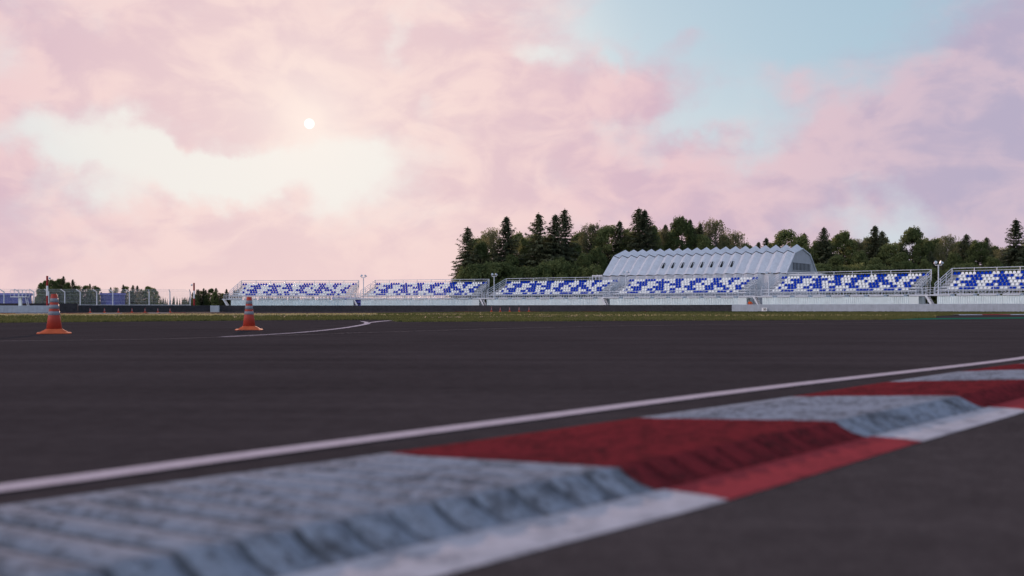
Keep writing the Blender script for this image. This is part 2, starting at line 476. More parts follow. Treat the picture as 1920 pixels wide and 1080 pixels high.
# far kerbs: right (beyond the grass) and left (before the pale wall), and behind the far cones
def far_kerb(name, pts, w, seg, cols, h=0.05):
    P = catmull(pts, 0.5); mb = MB()
    for i, (s, p) in enumerate(P):
        d = (P[min(i + 1, len(P) - 1)][1] - P[max(i - 1, 0)][1]).normalized(); n = Vector((-d.y, d.x, 0))
        for e, z in ((-w / 2, 0.004), (-w / 2 + 0.05, h), (w / 2 - 0.05, h), (w / 2, 0.004)):
            q = p + n * e; mb.v.append((q.x, q.y, g(q.x, q.y) + z))
    for i in range(len(P) - 1):
        mi = int(P[i][0] / seg) % len(cols)
        for k in range(3): mb.face((i * 4 + k, i * 4 + 4 + k, i * 4 + 5 + k, i * 4 + 1 + k), mi)
    return struct(mb.build(name, [M[c] for c in cols]))
far_kerb('kerb', [(30.2, 70.6), (37, 74.2), (60, 79.3), (100, 83)], 1.4, 3.0, ['strip_white', 'strip_red'])
far_kerb('kerb', [(-95, 118), (-62, 122), (-52, 126), (-47, 133), (-45, 140)], 1.2, 4.0, ['strip_red', 'line'])
far_kerb('kerb', [(-9, 163), (0, 161), (8, 157.5), (20, 150)], 1.0, 3.5, ['kerb_red', 'asphalt_far', 'asphalt_far'])

# ------------------------------------------------------------------ grass (uncountable)
rng = np.random.default_rng(3)
def blades(name, n, sampler, hmin, hmax, wid, mat):
    V = []; Fc = []
    for i in range(n):
        x, y, hs = sampler()
        z = g(x, y) - 0.012
        h = random.uniform(hmin, hmax) * hs
        for k in range(3):
            a = random.uniform(0, 6.283); ln = random.uniform(0.1, 0.5) * h
            wx = math.cos(a) * wid; wy = math.sin(a) * wid
            b = random.uniform(0, 6.283)
            ox = random.uniform(-0.12, 0.12); oy = random.uniform(-0.12, 0.12)
            o = len(V)
            V += [(x + ox - wx, y + oy - wy, z), (x + ox + wx, y + oy + wy, z), (x + ox + math.cos(b) * ln, y + oy + math.sin(b) * ln, z + h)]
            Fc.append((o, o + 1, o + 2))
    mb = MB(); mb.v = V; mb.f = Fc; mb.mi = [0] * len(Fc)
    o = mb.build(name, mat); o['kind'] = 'stuff'
    return o
def s_edge():
    while True:
        x = random.uniform(-34, 32); y = edge(x) + abs(random.gauss(0, 1)) * 5.0 - 0.1
        if abs(x + 4.7) < 0.5 and y < 43: continue
        return x, y, 1.0
def on_path(x, y):
    if -6 < x < 20 and abs(y - interp([(-6, 52), (5.4, 64), (14.7, 65), (22, 63.5)], x)) < (1.3 if x < 9 else 0.5): return True
    if -15 < x < 0 and abs(y - interp([(-15, 65), (-12.2, 72), (-7.3, 95), (0, 116)], x)) < 1.8: return True
    return False
def s_all():
    while True:
        y = random.uniform(36, 160); x = random.uniform(-0.55, 0.55) * y
        if y < edge(x) or on_path(x, y): continue
        if x < -8 and y > interp([(-130, 66), (-36, 76), (-24, 92), (-18, 108), (-8, 150)], x) and y < 185: continue
        return x, y, 1.0 if y < 80 else 0.9
blades('grass', 26000, s_edge, 0.04, 0.11, 0.022, M['grass'])
blades('grass', 30000, s_all, 0.05, 0.13, 0.035, M['grass'])
def s_dry():
    x = random.uniform(-46, -9); y = interp([(-46, 62), (-15.8, 64.5), (-9, 68)], x) + random.gauss(0, 0.55)
    return x, y, 1.0
blades('dry_grass', 8000, s_dry, 0.10, 0.2, 0.035, M['dry_grass'])
def s_dry2():
    while True:
        x = random.uniform(-14, 26); y = interp([(-14, 70), (-6, 76), (5.4, 68), (14.7, 66), (26, 64)], x) + random.gauss(0, 2.2)
        if not on_path(x, y): return x, y, 1.0
blades('dry_grass', 700, s_dry2, 0.06, 0.12, 0.03, M['dry_grass'])

# ------------------------------------------------------------------ walls and barriers
def sweep_wall(name, pts, prof, mats, parent=None, mi_fn=None, sub=4, jag=0.0):
    """extrude a cross-section (offset towards track, height above z=0 or 'g') along a polyline"""
    P = []
    for i in range(len(pts) - 1):
        for k in range(sub):
            P.append(Vector(pts[i]).lerp(Vector(pts[i + 1]), k / sub))
    P.append(Vector(pts[-1]))
    mb = MB(); m = len(prof)
    for i, p in enumerate(P):
        d = (P[min(i + 1, len(P) - 1)] - P[max(i - 1, 0)]).normalized(); n = Vector((d.y, -d.x))
        for (o, h) in prof:
            q = p + n * o
            mb.v.append((q.x, q.y, (g(p.x, p.y) - 0.1) if h == 'g' else h))
    for i in range(len(P) - 1):
        for k in range(m):
            a = i * m + k; b = i * m + (k + 1) % m
            mb.face((a, b, b + m, a + m), mi_fn(k) if mi_fn else 0)
    mb.face(tuple(range(m))[::-1]); mb.face(tuple(range((len(P) - 1) * m, len(P) * m)))
    return mb.build(name, mats, parent)
def wprof(h, t): return [(0, 'g'), (-0.02, h - 0.04), (-0.06, h), (-t + 0.04, h), (-t, h - 0.04), (-t, 'g')]
WL = [(-76, 170.5), (-73.4, 173.5), (-66, 182), (-53.5, 189.5), (-31.2, 188), (-24, 186.5), (-7.9, 181), (3.4, 172.9), (13.5, 166), (23.3, 158.6), (32.45, 151.2)]
WR = [(32.45, 151.2), (43.4, 142.3), (53.2, 131.6), (62, 122.6), (69.6, 114.5), (82, 99), (92, 84)]
t = sweep_wall('tyre_barrier', WL, wprof(1.0, 0.9), M['tyre'])
tag(t, 'long low black rubber-faced barrier running below the grandstands', 'barrier')
t = sweep_wall('concrete_wall', WR, wprof(1.03, 0.5), M['concrete'])
tag(t, 'long pale grey concrete wall carrying the white number board', 'wall')
t = sweep_wall('tyre_barrier', [at(-60, 166), at(60, 166), at(146, 168.6)], wprof(1.28, 0.9), M['tyre'])
tag(t, 'taller black rubber barrier below the wire fence, beside the striped pole', 'barrier')
t = sweep_wall('concrete_wall', [at(-90, 158), at(0, 160), at(97, 161)], wprof(0.905, 0.5), M['concrete'])
tag(t, 'short pale grey concrete wall behind the larger cone', 'wall')
# pale block let into the dark barrier
p = at(403, 187.7)
mb = MB(); mb.box(-0.8, 0.8, -0.25, 0.25, g(*p) - 0.1, 0.97)
t = mb.build('concrete_block', M['concrete'], bevel=0.04); t.location = (p[0], p[1], 0); t.rotation_euler = (0, 0, R(-2))
tag(t, 'pale grey square concrete block set in the black barrier face', 'block')

# number board
root = thing('number_board', 'small white board with black number 50 on the grey wall', 'sign', (36.38, 147.62, 0.31), R(-39))
mb = MB(); mb.box(-0.42, 0.42, -0.02, 0.015, -0.25, 0.25)
mb.build('board', M['white'], root, bevel=0.01)
cu = bpy.data.curves.new('number', 'FONT'); cu.body = '50'; cu.size = 0.44; cu.extrude = 0.004; cu.offset = 0.014; cu.align_x = 'CENTER'; cu.align_y = 'CENTER'
o = bpy.data.objects.new('number', cu); COL.objects.link(o); o.parent = root; o.location = (0.08, -0.026, 0.0); o.rotation_euler = (R(90), 0, 0)
cu.materials.append(M['black'])
bpy.context.view_layer.update()
me = bpy.data.meshes.new_from_object(o); me.name = 'number'
mt = o.matrix_local.copy(); bpy.data.objects.remove(o)
o = bpy.data.objects.new('number', me); COL.objects.link(o); o.parent = root; o.matrix_local = mt
if not me.materials: me.materials.append(M['black'])

# ------------------------------------------------------------------ wire fence on the left
fx = [-22, 8, 36, 64, 92, 122, 151, 182, 212, 243, 280, 319, 357]
fz = [188, 188.5, 189, 189.3, 189.6, 190, 190.5, 191, 191.3, 191.6, 191.8, 192, 192]
FP = [Vector(at(a, b)) for a, b in zip(fx, fz)]
root = thing('wire_fence', 'tall grey wire mesh fence with cranked posts, behind the left barrier', 'fence')
sweep_wall('base_wall', [tuple(p) for p in FP], wprof(1.12, 0.3), M['concrete'], root)
H0 = 1.12; H1 = 3.55; H2 = 4.0
for i, p in enumerate(FP):
    mb = MB()
    d = (FP[min(i + 1, len(FP) - 1)] - FP[max(i - 1, 0)]).normalized()
    lean = 0.75 if i < 10 else 0.12
    top = (p.x - d.x * lean, p.y - 0.3, H2)
    mb.bar((p.x, p.y - 0.12, H0 - 0.25), (p.x, p.y - 0.12, H1), 0.10, 8)
    mb.bar((p.x, p.y - 0.12, H1 - 0.03), top, 0.085, 8)
    mb.build('post', M['steel'], root)
for i in range(len(FP) - 1):
    a = FP[i]; b = FP[i + 1]; mb = MB()
    hs = frange(H0 + 0.1, H1, 9)
    for k, h in enumerate(hs):
        r = 0.022 if k % 2 == 0 else 0.009
        mb.bar((a.x, a.y - 0.2, h), (b.x, b.y - 0.2, h), r, 4)
    n = 26
    for k in range(1, n):
        q = a.lerp(b, k / n)
        mb.bar((q.x, q.y - 0.2, H0 + 0.05), (q.x, q.y - 0.2, H1), 0.0065, 3)
    d = (b - a).normalized()
    for j in (0.35, 0.7, 1.0):
        l = 0.75 * j
        mb.bar((a.x - d.x * l, a.y - 0.2 - 0.2 * j, H1 + 0.45 * j), (b.x - d.x * l, b.y - 0.2 - 0.2 * j, H1 + 0.45 * j), 0.018, 4)
    mb.build('mesh_panel', M['steel'], root)

# striped poles
def striped_pole(px, Z, ytop, label, side):
    x, y = at(px, Z); top = (HOR - ytop) / F * Z + CAMH; z0 = 0.55
    root = thing('striped_pole', label, 'pole', (x, y, 0), 0, 'red and white striped poles')
    H = top - z0; seg = [(0, 0.07, 'white'), (0.07, 0.38, 'red'), (0.38, 0.69, 'white'), (0.69, 1.0, 'red')]
    for a, b, c in seg:
        mb = MB(); mb.bar((0, 0, z0 + H * a if a else -0.3), (0, 0, z0 + H * b), 0.155, 14)
        o = mb.build('band', M[c], root); o['label'] = c + ' painted band'
    mb = MB(); mb.bar((side * 0.10, 0, top - 0.35), (side * 0.36, -0.06, top - 0.38), 0.04, 6)
    mb.lathe([(0.05, -0.17), (0.15, -0.14), (0.17, 0.0), (0.13, 0.14), (0.04, 0.17)], 12, (side * 0.42, -0.06, top - 0.38))
    mb.build('lamp', M['lens'], root)
striped_pole(88.5, 163.5, 517.3, 'taller red and white striped pole behind the larger cone', 1)
striped_pole(363.8, 190.2, 530.5, 'shorter red and white striped pole at the wire fence end', -1)

# marshal platform on the left
x, y = at(47, 166.5)
root = thing('marshal_platform', 'pale steel lookout platform on one column in front of the blue shed', 'platform', (x, y - 1.6, 0))
mb = MB(); mb.box(-0.22, 0.22, -0.2, 0.2, -0.2, 2.25); mb.build('column', M['clad'], root)
mb = MB(); mb.box(-1.35, 1.25, -0.6, 0.6, 2.25, 2.38); mb.build('floor_plate', M['steel'], root)
mb = MB()
for yy in (-0.57, 0.57):
    for xx in (-1.3, -0.62, 0.0, 0.62, 1.2): mb.bar((xx, yy, 2.38), (xx, yy, 3.42), 0.035, 6)
    for h in (2.9, 3.42): mb.bar((-1.3, yy, h), (1.2, yy, h), 0.045, 6)
for xx in (-1.3, 1.2):
    for h in (2.9, 3.42): mb.bar((xx, -0.57, h), (xx, 0.57, h), 0.04, 6)
mb.build('guard_rail', M['steel'], root)
mb = MB()
for yy in (-0.3, 0.3): mb.bar((0.9, yy, 2.3), (1.6, yy, -0.3), 0.05, 6)
for k in range(9):
    tt = (k + 0.5) / 9; mb.bar((0.9 + 0.7 * tt, -0.3, 2.3 - 2.6 * tt), (0.9 + 0.7 * tt, 0.3, 2.3 - 2.6 * tt), 0.03, 6)
mb.build('ladder', M['steel'], root)

# blue sheds far left
def shed(px0, px1, Z, ytop, label, depth=14, rail=False, door=None, roofdrop=0.0):
    x0 = at(px0, Z)[0]; x1 = at(px1, Z)[0]; h = (HOR - ytop) / F * Z + CAMH
    root = thing('blue_shed', label, 'shed', ((x0 + x1) / 2, Z, 0), 0, 'violet blue sheds beyond the fence')
    w = (x1 - x0) / 2
    mb = MB()
    n = max(2, int(2 * w / 0.9))
    for k in range(n):                       # standing-seam front
        a = -w + 2 * w * k / n; b = -w + 2 * w * (k + 1) / n
        mb.box(a, b, -(0.0 if k % 2 else 0.05), 0.3, -0.6, h - 0.55)
    mb.box(-w, w, 0.3, depth, -0.6, h - 0.55)
    mb.build('wall', M['blue_dark'], root)
    mb = MB(); mb.box(-w - 0.25, w + 0.25, -0.35, depth + 0.2, h - 0.55, h - 0.05)
    mb.box(-w - 0.15, w + 0.15, -0.25, depth + 0.1, h - 0.05, h); mb.build('roof', M['blue_hall'], root)
    if door:
        mb = MB(); mb.box(door[0], door[1], -0.10, -0.055, -0.6, h * 0.55); mb.build('door', M['blue_hall'], root)
    return root
shed(-90, 44, 240, 549.5, 'wide violet blue shed at the left edge behind the steel platform', 4, door=(-2, 2.5))
shed(189, 226, 338, 549.5, 'violet blue shed between the left tree clumps, behind the fence', 4, door=(-1.5, 1.5))
shed(624, 664, 262, 557.5, 'low violet blue shed seen through the leftmost grandstand', 10)
x, y = at(673, 191.5)
root = thing('blue_cabinet', 'narrow violet blue cabinet with dark slot beside the leftmost grandstand', 'cabinet', (x, y, 0), R(-10))
mb = MB(); mb.box(-0.6, 0.6, -0.3, 0.5, -0.3, 2.02); mb.build('body', M['blue_hall'], root, bevel=0.03)
mb = MB(); mb.box(-0.5, 0.38, -0.315, -0.30, 1.18, 1.42); mb.build('slot', M['dark'], root)
mb = MB(); mb.box(-0.64, 0.64, -0.35, 0.55, 2.02, 2.1); mb.build('lid', M['blue_dark'], root)

# ------------------------------------------------------------------ traffic cones
def cone(loc, label, sc=1.0):
    root = thing('traffic_cone', label, 'traffic cone', loc, 0, 'orange traffic cones')
    root.scale = (sc, sc, sc)
    kids = []
    mb = MB()
    def sq(w, z, c=0.0):
        return [(-w + c, -w, z), (w - c, -w, z), (w, -w + c, z), (w, w - c, z), (w - c, w, z), (-w + c, w, z), (-w, w - c, z), (-w, -w + c, z)]
    rings = [sq(0.30, 0.0, 0.06), sq(0.30, 0.016, 0.06), sq(0.25, 0.024, 0.06), sq(0.235, 0.03, 0.07), sq(0.145, 0.085, 0.05), sq(0.12, 0.089, 0.04)]
    for r in rings: mb.v += r
    for k in range(len(rings) - 1):
        for i in range(8): mb.face((k * 8 + i, k * 8 + (i + 1) % 8, k * 8 + 8 + (i + 1) % 8, k * 8 + 8 + i))
    mb.face(tuple(range(8))[::-1]); mb.face(tuple(range(40, 48)))
    kids.append((mb.build('base', M['cone_base'], root, bevel=0.004), []))
    hb = 0.085; ht = 0.75
    def rad(z): return lerp(0.138, 0.053, (z - hb) / (ht - hb))
    mb = MB()
    mb.lathe([(rad(hb), hb), (rad(0.3), 0.3), (rad(0.6), 0.6), (rad(ht - .01), ht - 0.01), (rad(ht) - 0.008, ht), (0.035, ht), (0.033, ht - 0.05)], 32)
    kids.append((mb.build('body', M['cone'], root, smooth_=True), []))
    zt = lambda v: hb + (893 - v) / 508.0 * (ht - hb)
    for v0, v1 in ((450, 505), (543, 598), (637, 690)):
        a = zt(v1); b = zt(v0); mb = MB()
        mb.lathe([(rad(a) - 0.001, a - 0.002), (rad(a) + 0.003, a), (rad(b) + 0.003, b), (rad(b) - 0.001, b + 0.002)], 32)
        kids.append((mb.build('reflective_band', M['cone_band'], root, smooth_=True), []))
    return root, kids
c1 = at(101.5, 19.4)
CR, CK = cone((c1[0], c1[1], 0.001), 'larger orange cone with three grey bands, at the left of the track')
CR.rotation_euler = (0, 0, R(24))
c2 = at(467, 22.6)
dup(CR, CK, (c2[0], c2[1], 0.001), R(13), (0.975,) * 3, 'second largest orange cone, standing beside the curving white line')
for i, (px, Z) in enumerate(zip([169, 196, 222, 247.5, 272, 296, 319], [158, 159.5, 161, 163, 165, 167, 169])):
    x, y = at(px, Z)
    dup(CR, CK, (x, y, g(x, y) + 0.002), 0.3 * i, (0.88,) * 3,
        '%s tiny cone from the left in the row of seven by the barrier' % ORD[i + 1])
for i, px in enumerate([921.5, 938, 955.5, 973.5, 992]):
    Z = 157 - i * 1.2
    x, y = at(px, Z)
    dup(CR, CK, (x, y, g(x, y) + 0.002), 0.4 * i, (0.9,) * 3,
        '%s tiny cone from the left in the row of five by the barrier' % ORD[i + 1])

# ------------------------------------------------------------------ grandstand (built once in local space: x along rows, -y to the track)
PAT = ['BBWWWWBBBBWWBWWWWBBBWWWWBBBBWWBBBWWWBBBWWWWBB',
       'WWBBBBWWWBBBBBWWBBWWWBBBBWWWWBBWWWBBWWWWB',
       'BWWWBBBWWWWBBWWBBBBWWWBBWWBWWBBBBWWBWWWBB',
       'WWBBBBWWWWBBBBWWWWBBWBBBWWWWBBBWBBBWWWBBW',
       'WBWWBBBWWBBWBBBWWBBWWWWBBBWWWBBBWWWBBWWBB',
       'WWWBBBBWWWWBBWWBBWBBWWBWWWBBBBBWWWBBBWBWW']
OFF = [0, 2.0, 2.0, 2.0, 2.0, 2.0]
PIT = 0.5; LEN = 22.0; TREAD = 1.05; RISE = 0.41; W0 = 4.83
def seat_mesh(name, mat):
    mb = MB()
    # backrest: rounded-top shell curving forward at its sides
    nxs = 7
    for side in (0, 1):
        for j, zz in enumerate((0.08, 0.19, 0.30, 0.365, 0.395)):
            hw = (0.188, 0.188, 0.172, 0.13, 0.07)[j]
            for i in range(nxs):
                u = -1 + 2 * i / (nxs - 1)
                x = u * hw
                y = 0.20 - 0.07 * u * u + 0.05 * (zz - 0.1) + (0.035 if side else 0)
                mb.v.append((x, y, zz + (-0.012 * abs(u) if j == 4 else 0)))
    def id_(s, j, i): return s * 35 + j * 7 + i
    for j in range(4):
        for i in range(6):
            mb.face((id_(0, j, i), id_(0, j, i + 1), id_(0, j + 1, i + 1), id_(0, j + 1, i)))
            mb.face((id_(1, j, i + 1), id_(1, j, i), id_(1, j + 1, i), id_(1, j + 1, i + 1)))
    for i in range(6): mb.face((id_(0, 4, i), id_(0, 4, i + 1), id_(1, 4, i + 1), id_(1, 4, i)))
    for j in range(4):
        mb.face((id_(0, j, 0), id_(0, j + 1, 0), id_(1, j + 1, 0), id_(1, j, 0)))
        mb.face((id_(0, j + 1, 6), id_(0, j, 6), id_(1, j, 6), id_(1, j + 1, 6)))
    # pan
    o = len(mb.v)
    prof = [(0.20, 0.10), (0.06, 0.055), (-0.10, 0.075), (-0.19, 0.085), (-0.225, 0.05), (-0.215, 0.015), (0.0, 0.0), (0.20, 0.03)]
    for hw in (-0.185, 0.185):
        for (yy, zz) in prof: mb.v.append((hw, yy, zz))
    n = len(prof)
    for k in range(n): mb.face((o + k, o + (k + 1) % n, o + n + (k + 1) % n, o + n + k))
    mb.face(tuple(range(o, o + n))[::-1]); mb.face(tuple(range(o + n, o + 2 * n)))
    return mb
SEATS = []
for r_ in range(6):
    for c_, ch in enumerate(PAT[r_]):
        SEATS.append((r_, (OFF[r_] + c_) * PIT, -TREAD * r_, W0 - RISE * r_ + 0.16, ch))

GROOT = thing('grandstand', 'placeholder', 'grandstand', (0, 0, 0), 0, 'open steel grandstands with blue and white seats')
gk = []
V5 = -TREAD * 5
FRONT = V5 - 1.0                      # front railing
# corrugated base
mb = MB(); x0 = 0.3; x1 = LEN + 1.35; yf = FRONT - 1.15
n = int((x1 - x0) / 0.07); prof = []
for i in range(n + 1):
    x = x0 + (x1 - x0) * i / n; k = i % 4
    inset = 0.0 if k in (0, 1) else 0.09
    if x > x1 - 1.3: inset = 0.0
    prof.append((x, yf + inset))
for (x, y) in prof: mb.v += [(x, y, -0.5), (x, y, 2.06)]
for i in range(n): mb.face((2 * i, 2 * i + 2, 2 * i + 3, 2 * i + 1))
mb.box(x0, x1, yf + 0.10, yf + 2.4, -0.5, 2.055)
gk.append((mb.build('base_cladding', M['clad'], GROOT), []))
# deck plates
mb = MB()
mb.box(-0.55, 2.0, yf - 0.1, FRONT + 0.3, 2.10, 2.30)
k = 0; x = 2.75
while x < LEN - 0.5:
    mb.box(x, x + 2.05, yf - 0.1, FRONT + 0.3, 2.10, 2.30); x += 2.76
mb.box(x, LEN + 2.4, yf - 0.1, FRONT + 0.3, 2.10, 2.30)
gk.append((mb.build('walkway_deck', M['deck'], GROOT), []))
# seating rows: foot planks, beams
mb = MB()
for r_ in range(6):
    yy = -TREAD * r_; w = W0 - RISE * r_
    a = -0.4; b = LEN + 0.4
    mb.box(a, b, yy - 0.50, yy - 0.16, w - 0.04, w)
    mb.box(a, b, yy - 0.05, yy + 0.12, w + 0.09, w + 0.15)
    mb.box(a, b, yy - 0.08, yy - 0.02, w - 0.12, w - 0.02)
gk.append((mb.build('row_planks', M['steel'], GROOT), []))
# support frames
nb = 8
for i in range(nb + 1):
    x = -0.45 + (LEN + 0.9) * i / nb; mb = MB()
    mb.bar((x, 0.35, W0 - 0.1), (x, V5 - 0.5, W0 - RISE * 5 - 0.16), 0.05, 6)
    for r_ in range(0, 6, 1):
        yy = -TREAD * r_ + 0.05
        mb.bar((x, yy, -0.4), (x, yy, W0 - RISE * r_ + 0.1), 0.03 if r_ else 0.045, 6)
    mb.bar((x, 0.05, 0.5), (x, V5, 2.4), 0.03, 5)
    mb.bar((x, 0.05, 4.3), (x, V5, 1.2), 0.03, 5)
    if i < nb:
        x2 = x + (LEN + 0.9) / nb
        if i in (0, nb - 1):
            for (ya, za, zb) in ((0.05, 2.4, 4.6), (-2.4, 2.2, 3.4)):
                mb.bar((x, ya, za), (x2, ya, zb), 0.03, 5); mb.bar((x, ya, zb), (x2, ya, za), 0.03, 5)
        mb.bar((x, V5 - 0.3, 2.35), (x + 0.6, V5 - 0.3, 2.72), 0.03, 5)
        mb.bar((x2, V5 - 0.3, 2.35), (x2 - 0.6, V5 - 0.3, 2.72), 0.03, 5)
    gk.append((mb.build('support_frame', M['steel'], GROOT), []))
# back rail
mb = MB(); RT = 5.90
for h, r in ((RT, 0.045), (RT - 0.36, 0.035), (RT - 0.9, 0.03)): mb.bar((-0.45, 0.42, h), (LEN + 0.45, 0.42, h), r, 6)
for i in range(nb + 1):
    x = -0.45 + (LEN + 0.9) * i / nb; mb.bar((x, 0.42, 4.5), (x, 0.42, RT), 0.05, 6)
gk.append((mb.build('back_rail', M['steel'], GROOT), []))
# front railing
mb = MB()
for h, r in ((3.22, 0.04), (2.84, 0.025), (2.38, 0.03)): mb.bar((-0.5, FRONT, h), (LEN + 2.2, FRONT, h), r, 6)
x = -0.5; i = 0
while x < LEN + 2.25:
    mb.bar((x, FRONT, 2.3), (x, FRONT, 3.22 if i % 4 == 0 else 2.84), 0.05 if i % 4 == 0 else 0.025, 5); x += 0.46; i += 1
gk.append((mb.build('front_railing', M['steel'], GROOT), []))
# sloping handrails at both stair flights
for sx in (-0.5, LEN + 0.5):
    mb = MB()
    for dz in (0.0, -0.34, -0.68):
        mb.bar((sx, 0.42, RT + dz), (sx, V5 - 0.7, 3.75 + dz), 0.05, 6)
    for q in frange(0, 1, 4): mb.bar((sx, lerp(0.42, V5 - 0.7, q), lerp(RT, 3.75, q) - 1.6), (sx, lerp(0.42, V5 - 0.7, q), lerp(RT, 3.75, q)), 0.045, 6)
    for q in frange(0.1, 0.95, 7): mb.bar((sx, lerp(0.42, V5 - 0.7, q), 2.3), (sx, lerp(0.42, V5 - 0.7, q), lerp(RT, 3.75, q) - 0.8), 0.022, 5)
    for h in (2.7, 3.1, 3.6, 4.2): mb.bar((sx, 0.42, h), (sx, lerp(0.42, V5 - 0.7, min(1, (5.1 - h) / 2.1)), h), 0.022, 5)
    gk.append((mb.build('handrail', M['steel'], GROOT), []))
# aisle steps
for sx in (0.25, LEN - 0.25):
    mb = MB()
    for r_ in range(1, 11):
        yy = -TREAD * r_ * 0.5; w = W0 - RISE * r_ * 0.5
        if r_ % 2: mb.box(sx - 0.5, sx + 0.5, yy - 0.4, yy - 0.1, w - 0.045, w - 0.005)
    for e in (-0.46, 0.46):
        mb.bar((sx + e, 0.1, W0 - 0.03), (sx + e, -TREAD * 5 - 0.3, W0 - RISE * 5.2 - 0.03), 0.035, 5)
    gk.append((mb.build('aisle_steps', M['steel'], GROOT), []))
# access stair below the deck's left end
mb = MB()
for yy in (FRONT - 0.95, FRONT - 0.1):
    for dz in (0.0,):
        p0 = Vector((-1.25, yy, 2.2)); p1 = Vector((0.28, yy, -0.4))
        d = (p1 - p0).normalized(); nrm = Vector((d.z, 0, -d.x)) * 0.13
        vs = [p0 + nrm, p0 - nrm, p1 - nrm, p1 + nrm]
        mb.add([(v.x, v.y - 0.03, v.z) for v in vs] + [(v.x, v.y + 0.03, v.z) for v in vs],
               [(0, 1, 2, 3), (7, 6, 5, 4), (0, 4, 5, 1), (1, 5, 6, 2), (2, 6, 7, 3), (3, 7, 4, 0)])
for k in range(9):
    tt = (k + 0.5) / 9
    x = lerp(-1.25, 0.28, tt); z = lerp(2.2, -0.4, tt)
    mb.box(x - 0.13, x + 0.1, FRONT - 0.91, FRONT - 0.14, z - 0.02, z + 0.02)
mb.box(-1.5, -0.56, FRONT - 1.0, FRONT + 0.25, 2.12, 2.26)
for h in (2.6, 2.9, 3.2): mb.bar((-1.45, FRONT - 0.1, h), (-0.5, FRONT - 0.1, h), 0.025, 5)
for x in (-1.45, -1.0): mb.bar((x, FRONT - 0.1, 2.2), (x, FRONT - 0.1, 3.2), 0.03, 5)
gk.append((mb.build('access_stair', M['steel'], GROOT), []))
# seats: the hundred nearest are single parts, the rest one mass
order = sorted(range(len(SEATS)), key=lambda i: (-SEATS[i][0], abs(SEATS[i][1] - 14)))
single = set(order[:100])
sm = seat_mesh('seat', None)
proto = {}
for ch, mat, lab in (('W', 'seat_white', 'white plastic seat'), ('B', 'seat_blue', 'blue plastic seat')):
    o = sm.build('seat', M[mat], GROOT, smooth_=False); o['label'] = lab; proto[ch] = [o, False]
rest = MB()
for i, (r_, x, y, z, ch) in enumerate(SEATS):
    if i in single:
        o, used = proto[ch]
        if used:
            o = o.copy(); COL.objects.link(o); o.parent = GROOT
        proto[ch][1] = True
        o.location = (x, y, z); gk.append((o, []))
    else:
        rest.add([(a + x, b + y, c + z) for a, b, c in sm.v], sm.f, 0 if ch == 'W' else 1)
o = rest.build('seat_rows', [M['seat_white'], M['seat_blue']], GROOT); o['kind'] = 'stuff'
gk.append((o, []))

STANDS = [
    (at(456, 200.5), 5.2, 1.02, 'leftmost grandstand of blue and white seats, behind the second largest cone'),
    (at(706.5, 197.5), 18.2, 1.015, 'blue and white grandstand with open sky behind most of it, trees behind its end'),
    (at(951, 187.0), 31.0, 0.995, 'blue and white grandstand between the tall conifers and the zigzag hall'),
    (at(1181, 173.2), 35.0, 1.018, 'blue and white grandstand standing straight in front of the zigzag hall'),
    (at(1467.3, 157.0), 40.0, 0.98, 'blue and white grandstand just below the slotted gable of the zigzag hall'),
    (at(1790, 138.5), 42.0, 1.0, 'rightmost grandstand of blue and white seats, cut off by the picture edge'),
]
for i, ((x, y), ang, sx, lab) in enumerate(STANDS):
    if i == 0:
        GROOT.location = (x, y, 0); GROOT.rotation_euler = (0, 0, R(-ang)); GROOT.scale = (sx, 1, 1); GROOT['label'] = lab
    else:
        dup(GROOT, gk, (x, y, 0), R(-ang), (sx, 1, 1), lab)

# ------------------------------------------------------------------ floodlight masts
def mast(loc, H, label, rz):
    root = thing('light_mast', label, 'light mast', loc, rz, 'twin-headed masts between the grandstands')
    ks = []
    mb = MB(); mb.bar((0, 0, -0.4), (0, 0, H - 0.5), 0.095, 10, 0.08); ks.append((mb.build('pole', M['steel'], root), []))
    mb = MB(); mb.bar((-0.42, 0, H - 0.5), (0.42, 0, H - 0.5), 0.055, 8); ks.append((mb.build('crossbar', M['steel'], root), []))
    for s in (-1, 1):
        mb = MB(); d = Vector((-s * 0.62, -0.55, 0.30)).normalized()
        c = Vector((s * 0.42, 0, H - 0.18)); b = c - d * 0.12
        mb.bar((s * 0.42, 0, H - 0.5), tuple(b), 0.03, 6)
        mb.bar(tuple(c - d * 0.22), tuple(c - d * 0.02), 0.10, 12, 0.15)
        mb.bar(tuple(c - d * 0.02), tuple(c + d * 0.2), 0.15, 12, 0.21)
        h = mb.build('lamp_head', M['steel'], root)
        mb = MB(); mb.bar(tuple(c + d * 0.2), tuple(c + d * 0.21), 0.19, 12)
        ln = mb.build('lens', M['lens'], root); ln.parent = h
        ks.append((h, [(ln, [])]))
    return root, ks
def mh(px, Z, ytop): return (HOR - ytop) / F * Z + CAMH
x, y = at(681.5, 193)
MR, MK = mast((x, y, 0), mh(0, 193, 515.5), 'twin-headed light mast against open sky, right of the leftmost grandstand', R(-8))
for px, Z, ytop, lab in ((926.5, 181, 513, 'twin-headed light mast in front of the dark leftmost conifers'),
                         (1173.5, 168, 508.5, 'twin-headed light mast in front of the zigzag hall wall, left part'),
                         (1441.5, 151, 509.5, 'twin-headed light mast in front of the zigzag hall, near its gable'),
                         (1759.5, 133.5, 490, 'twin-headed light mast before green trees, left of the rightmost grandstand')):
    x, y = at(px, Z); H = mh(0, Z, ytop)
    dup(MR, MK, (x, y, H - mh(0, 193, 515.5)), R(-15 - (px - 600) / 40), None, lab)

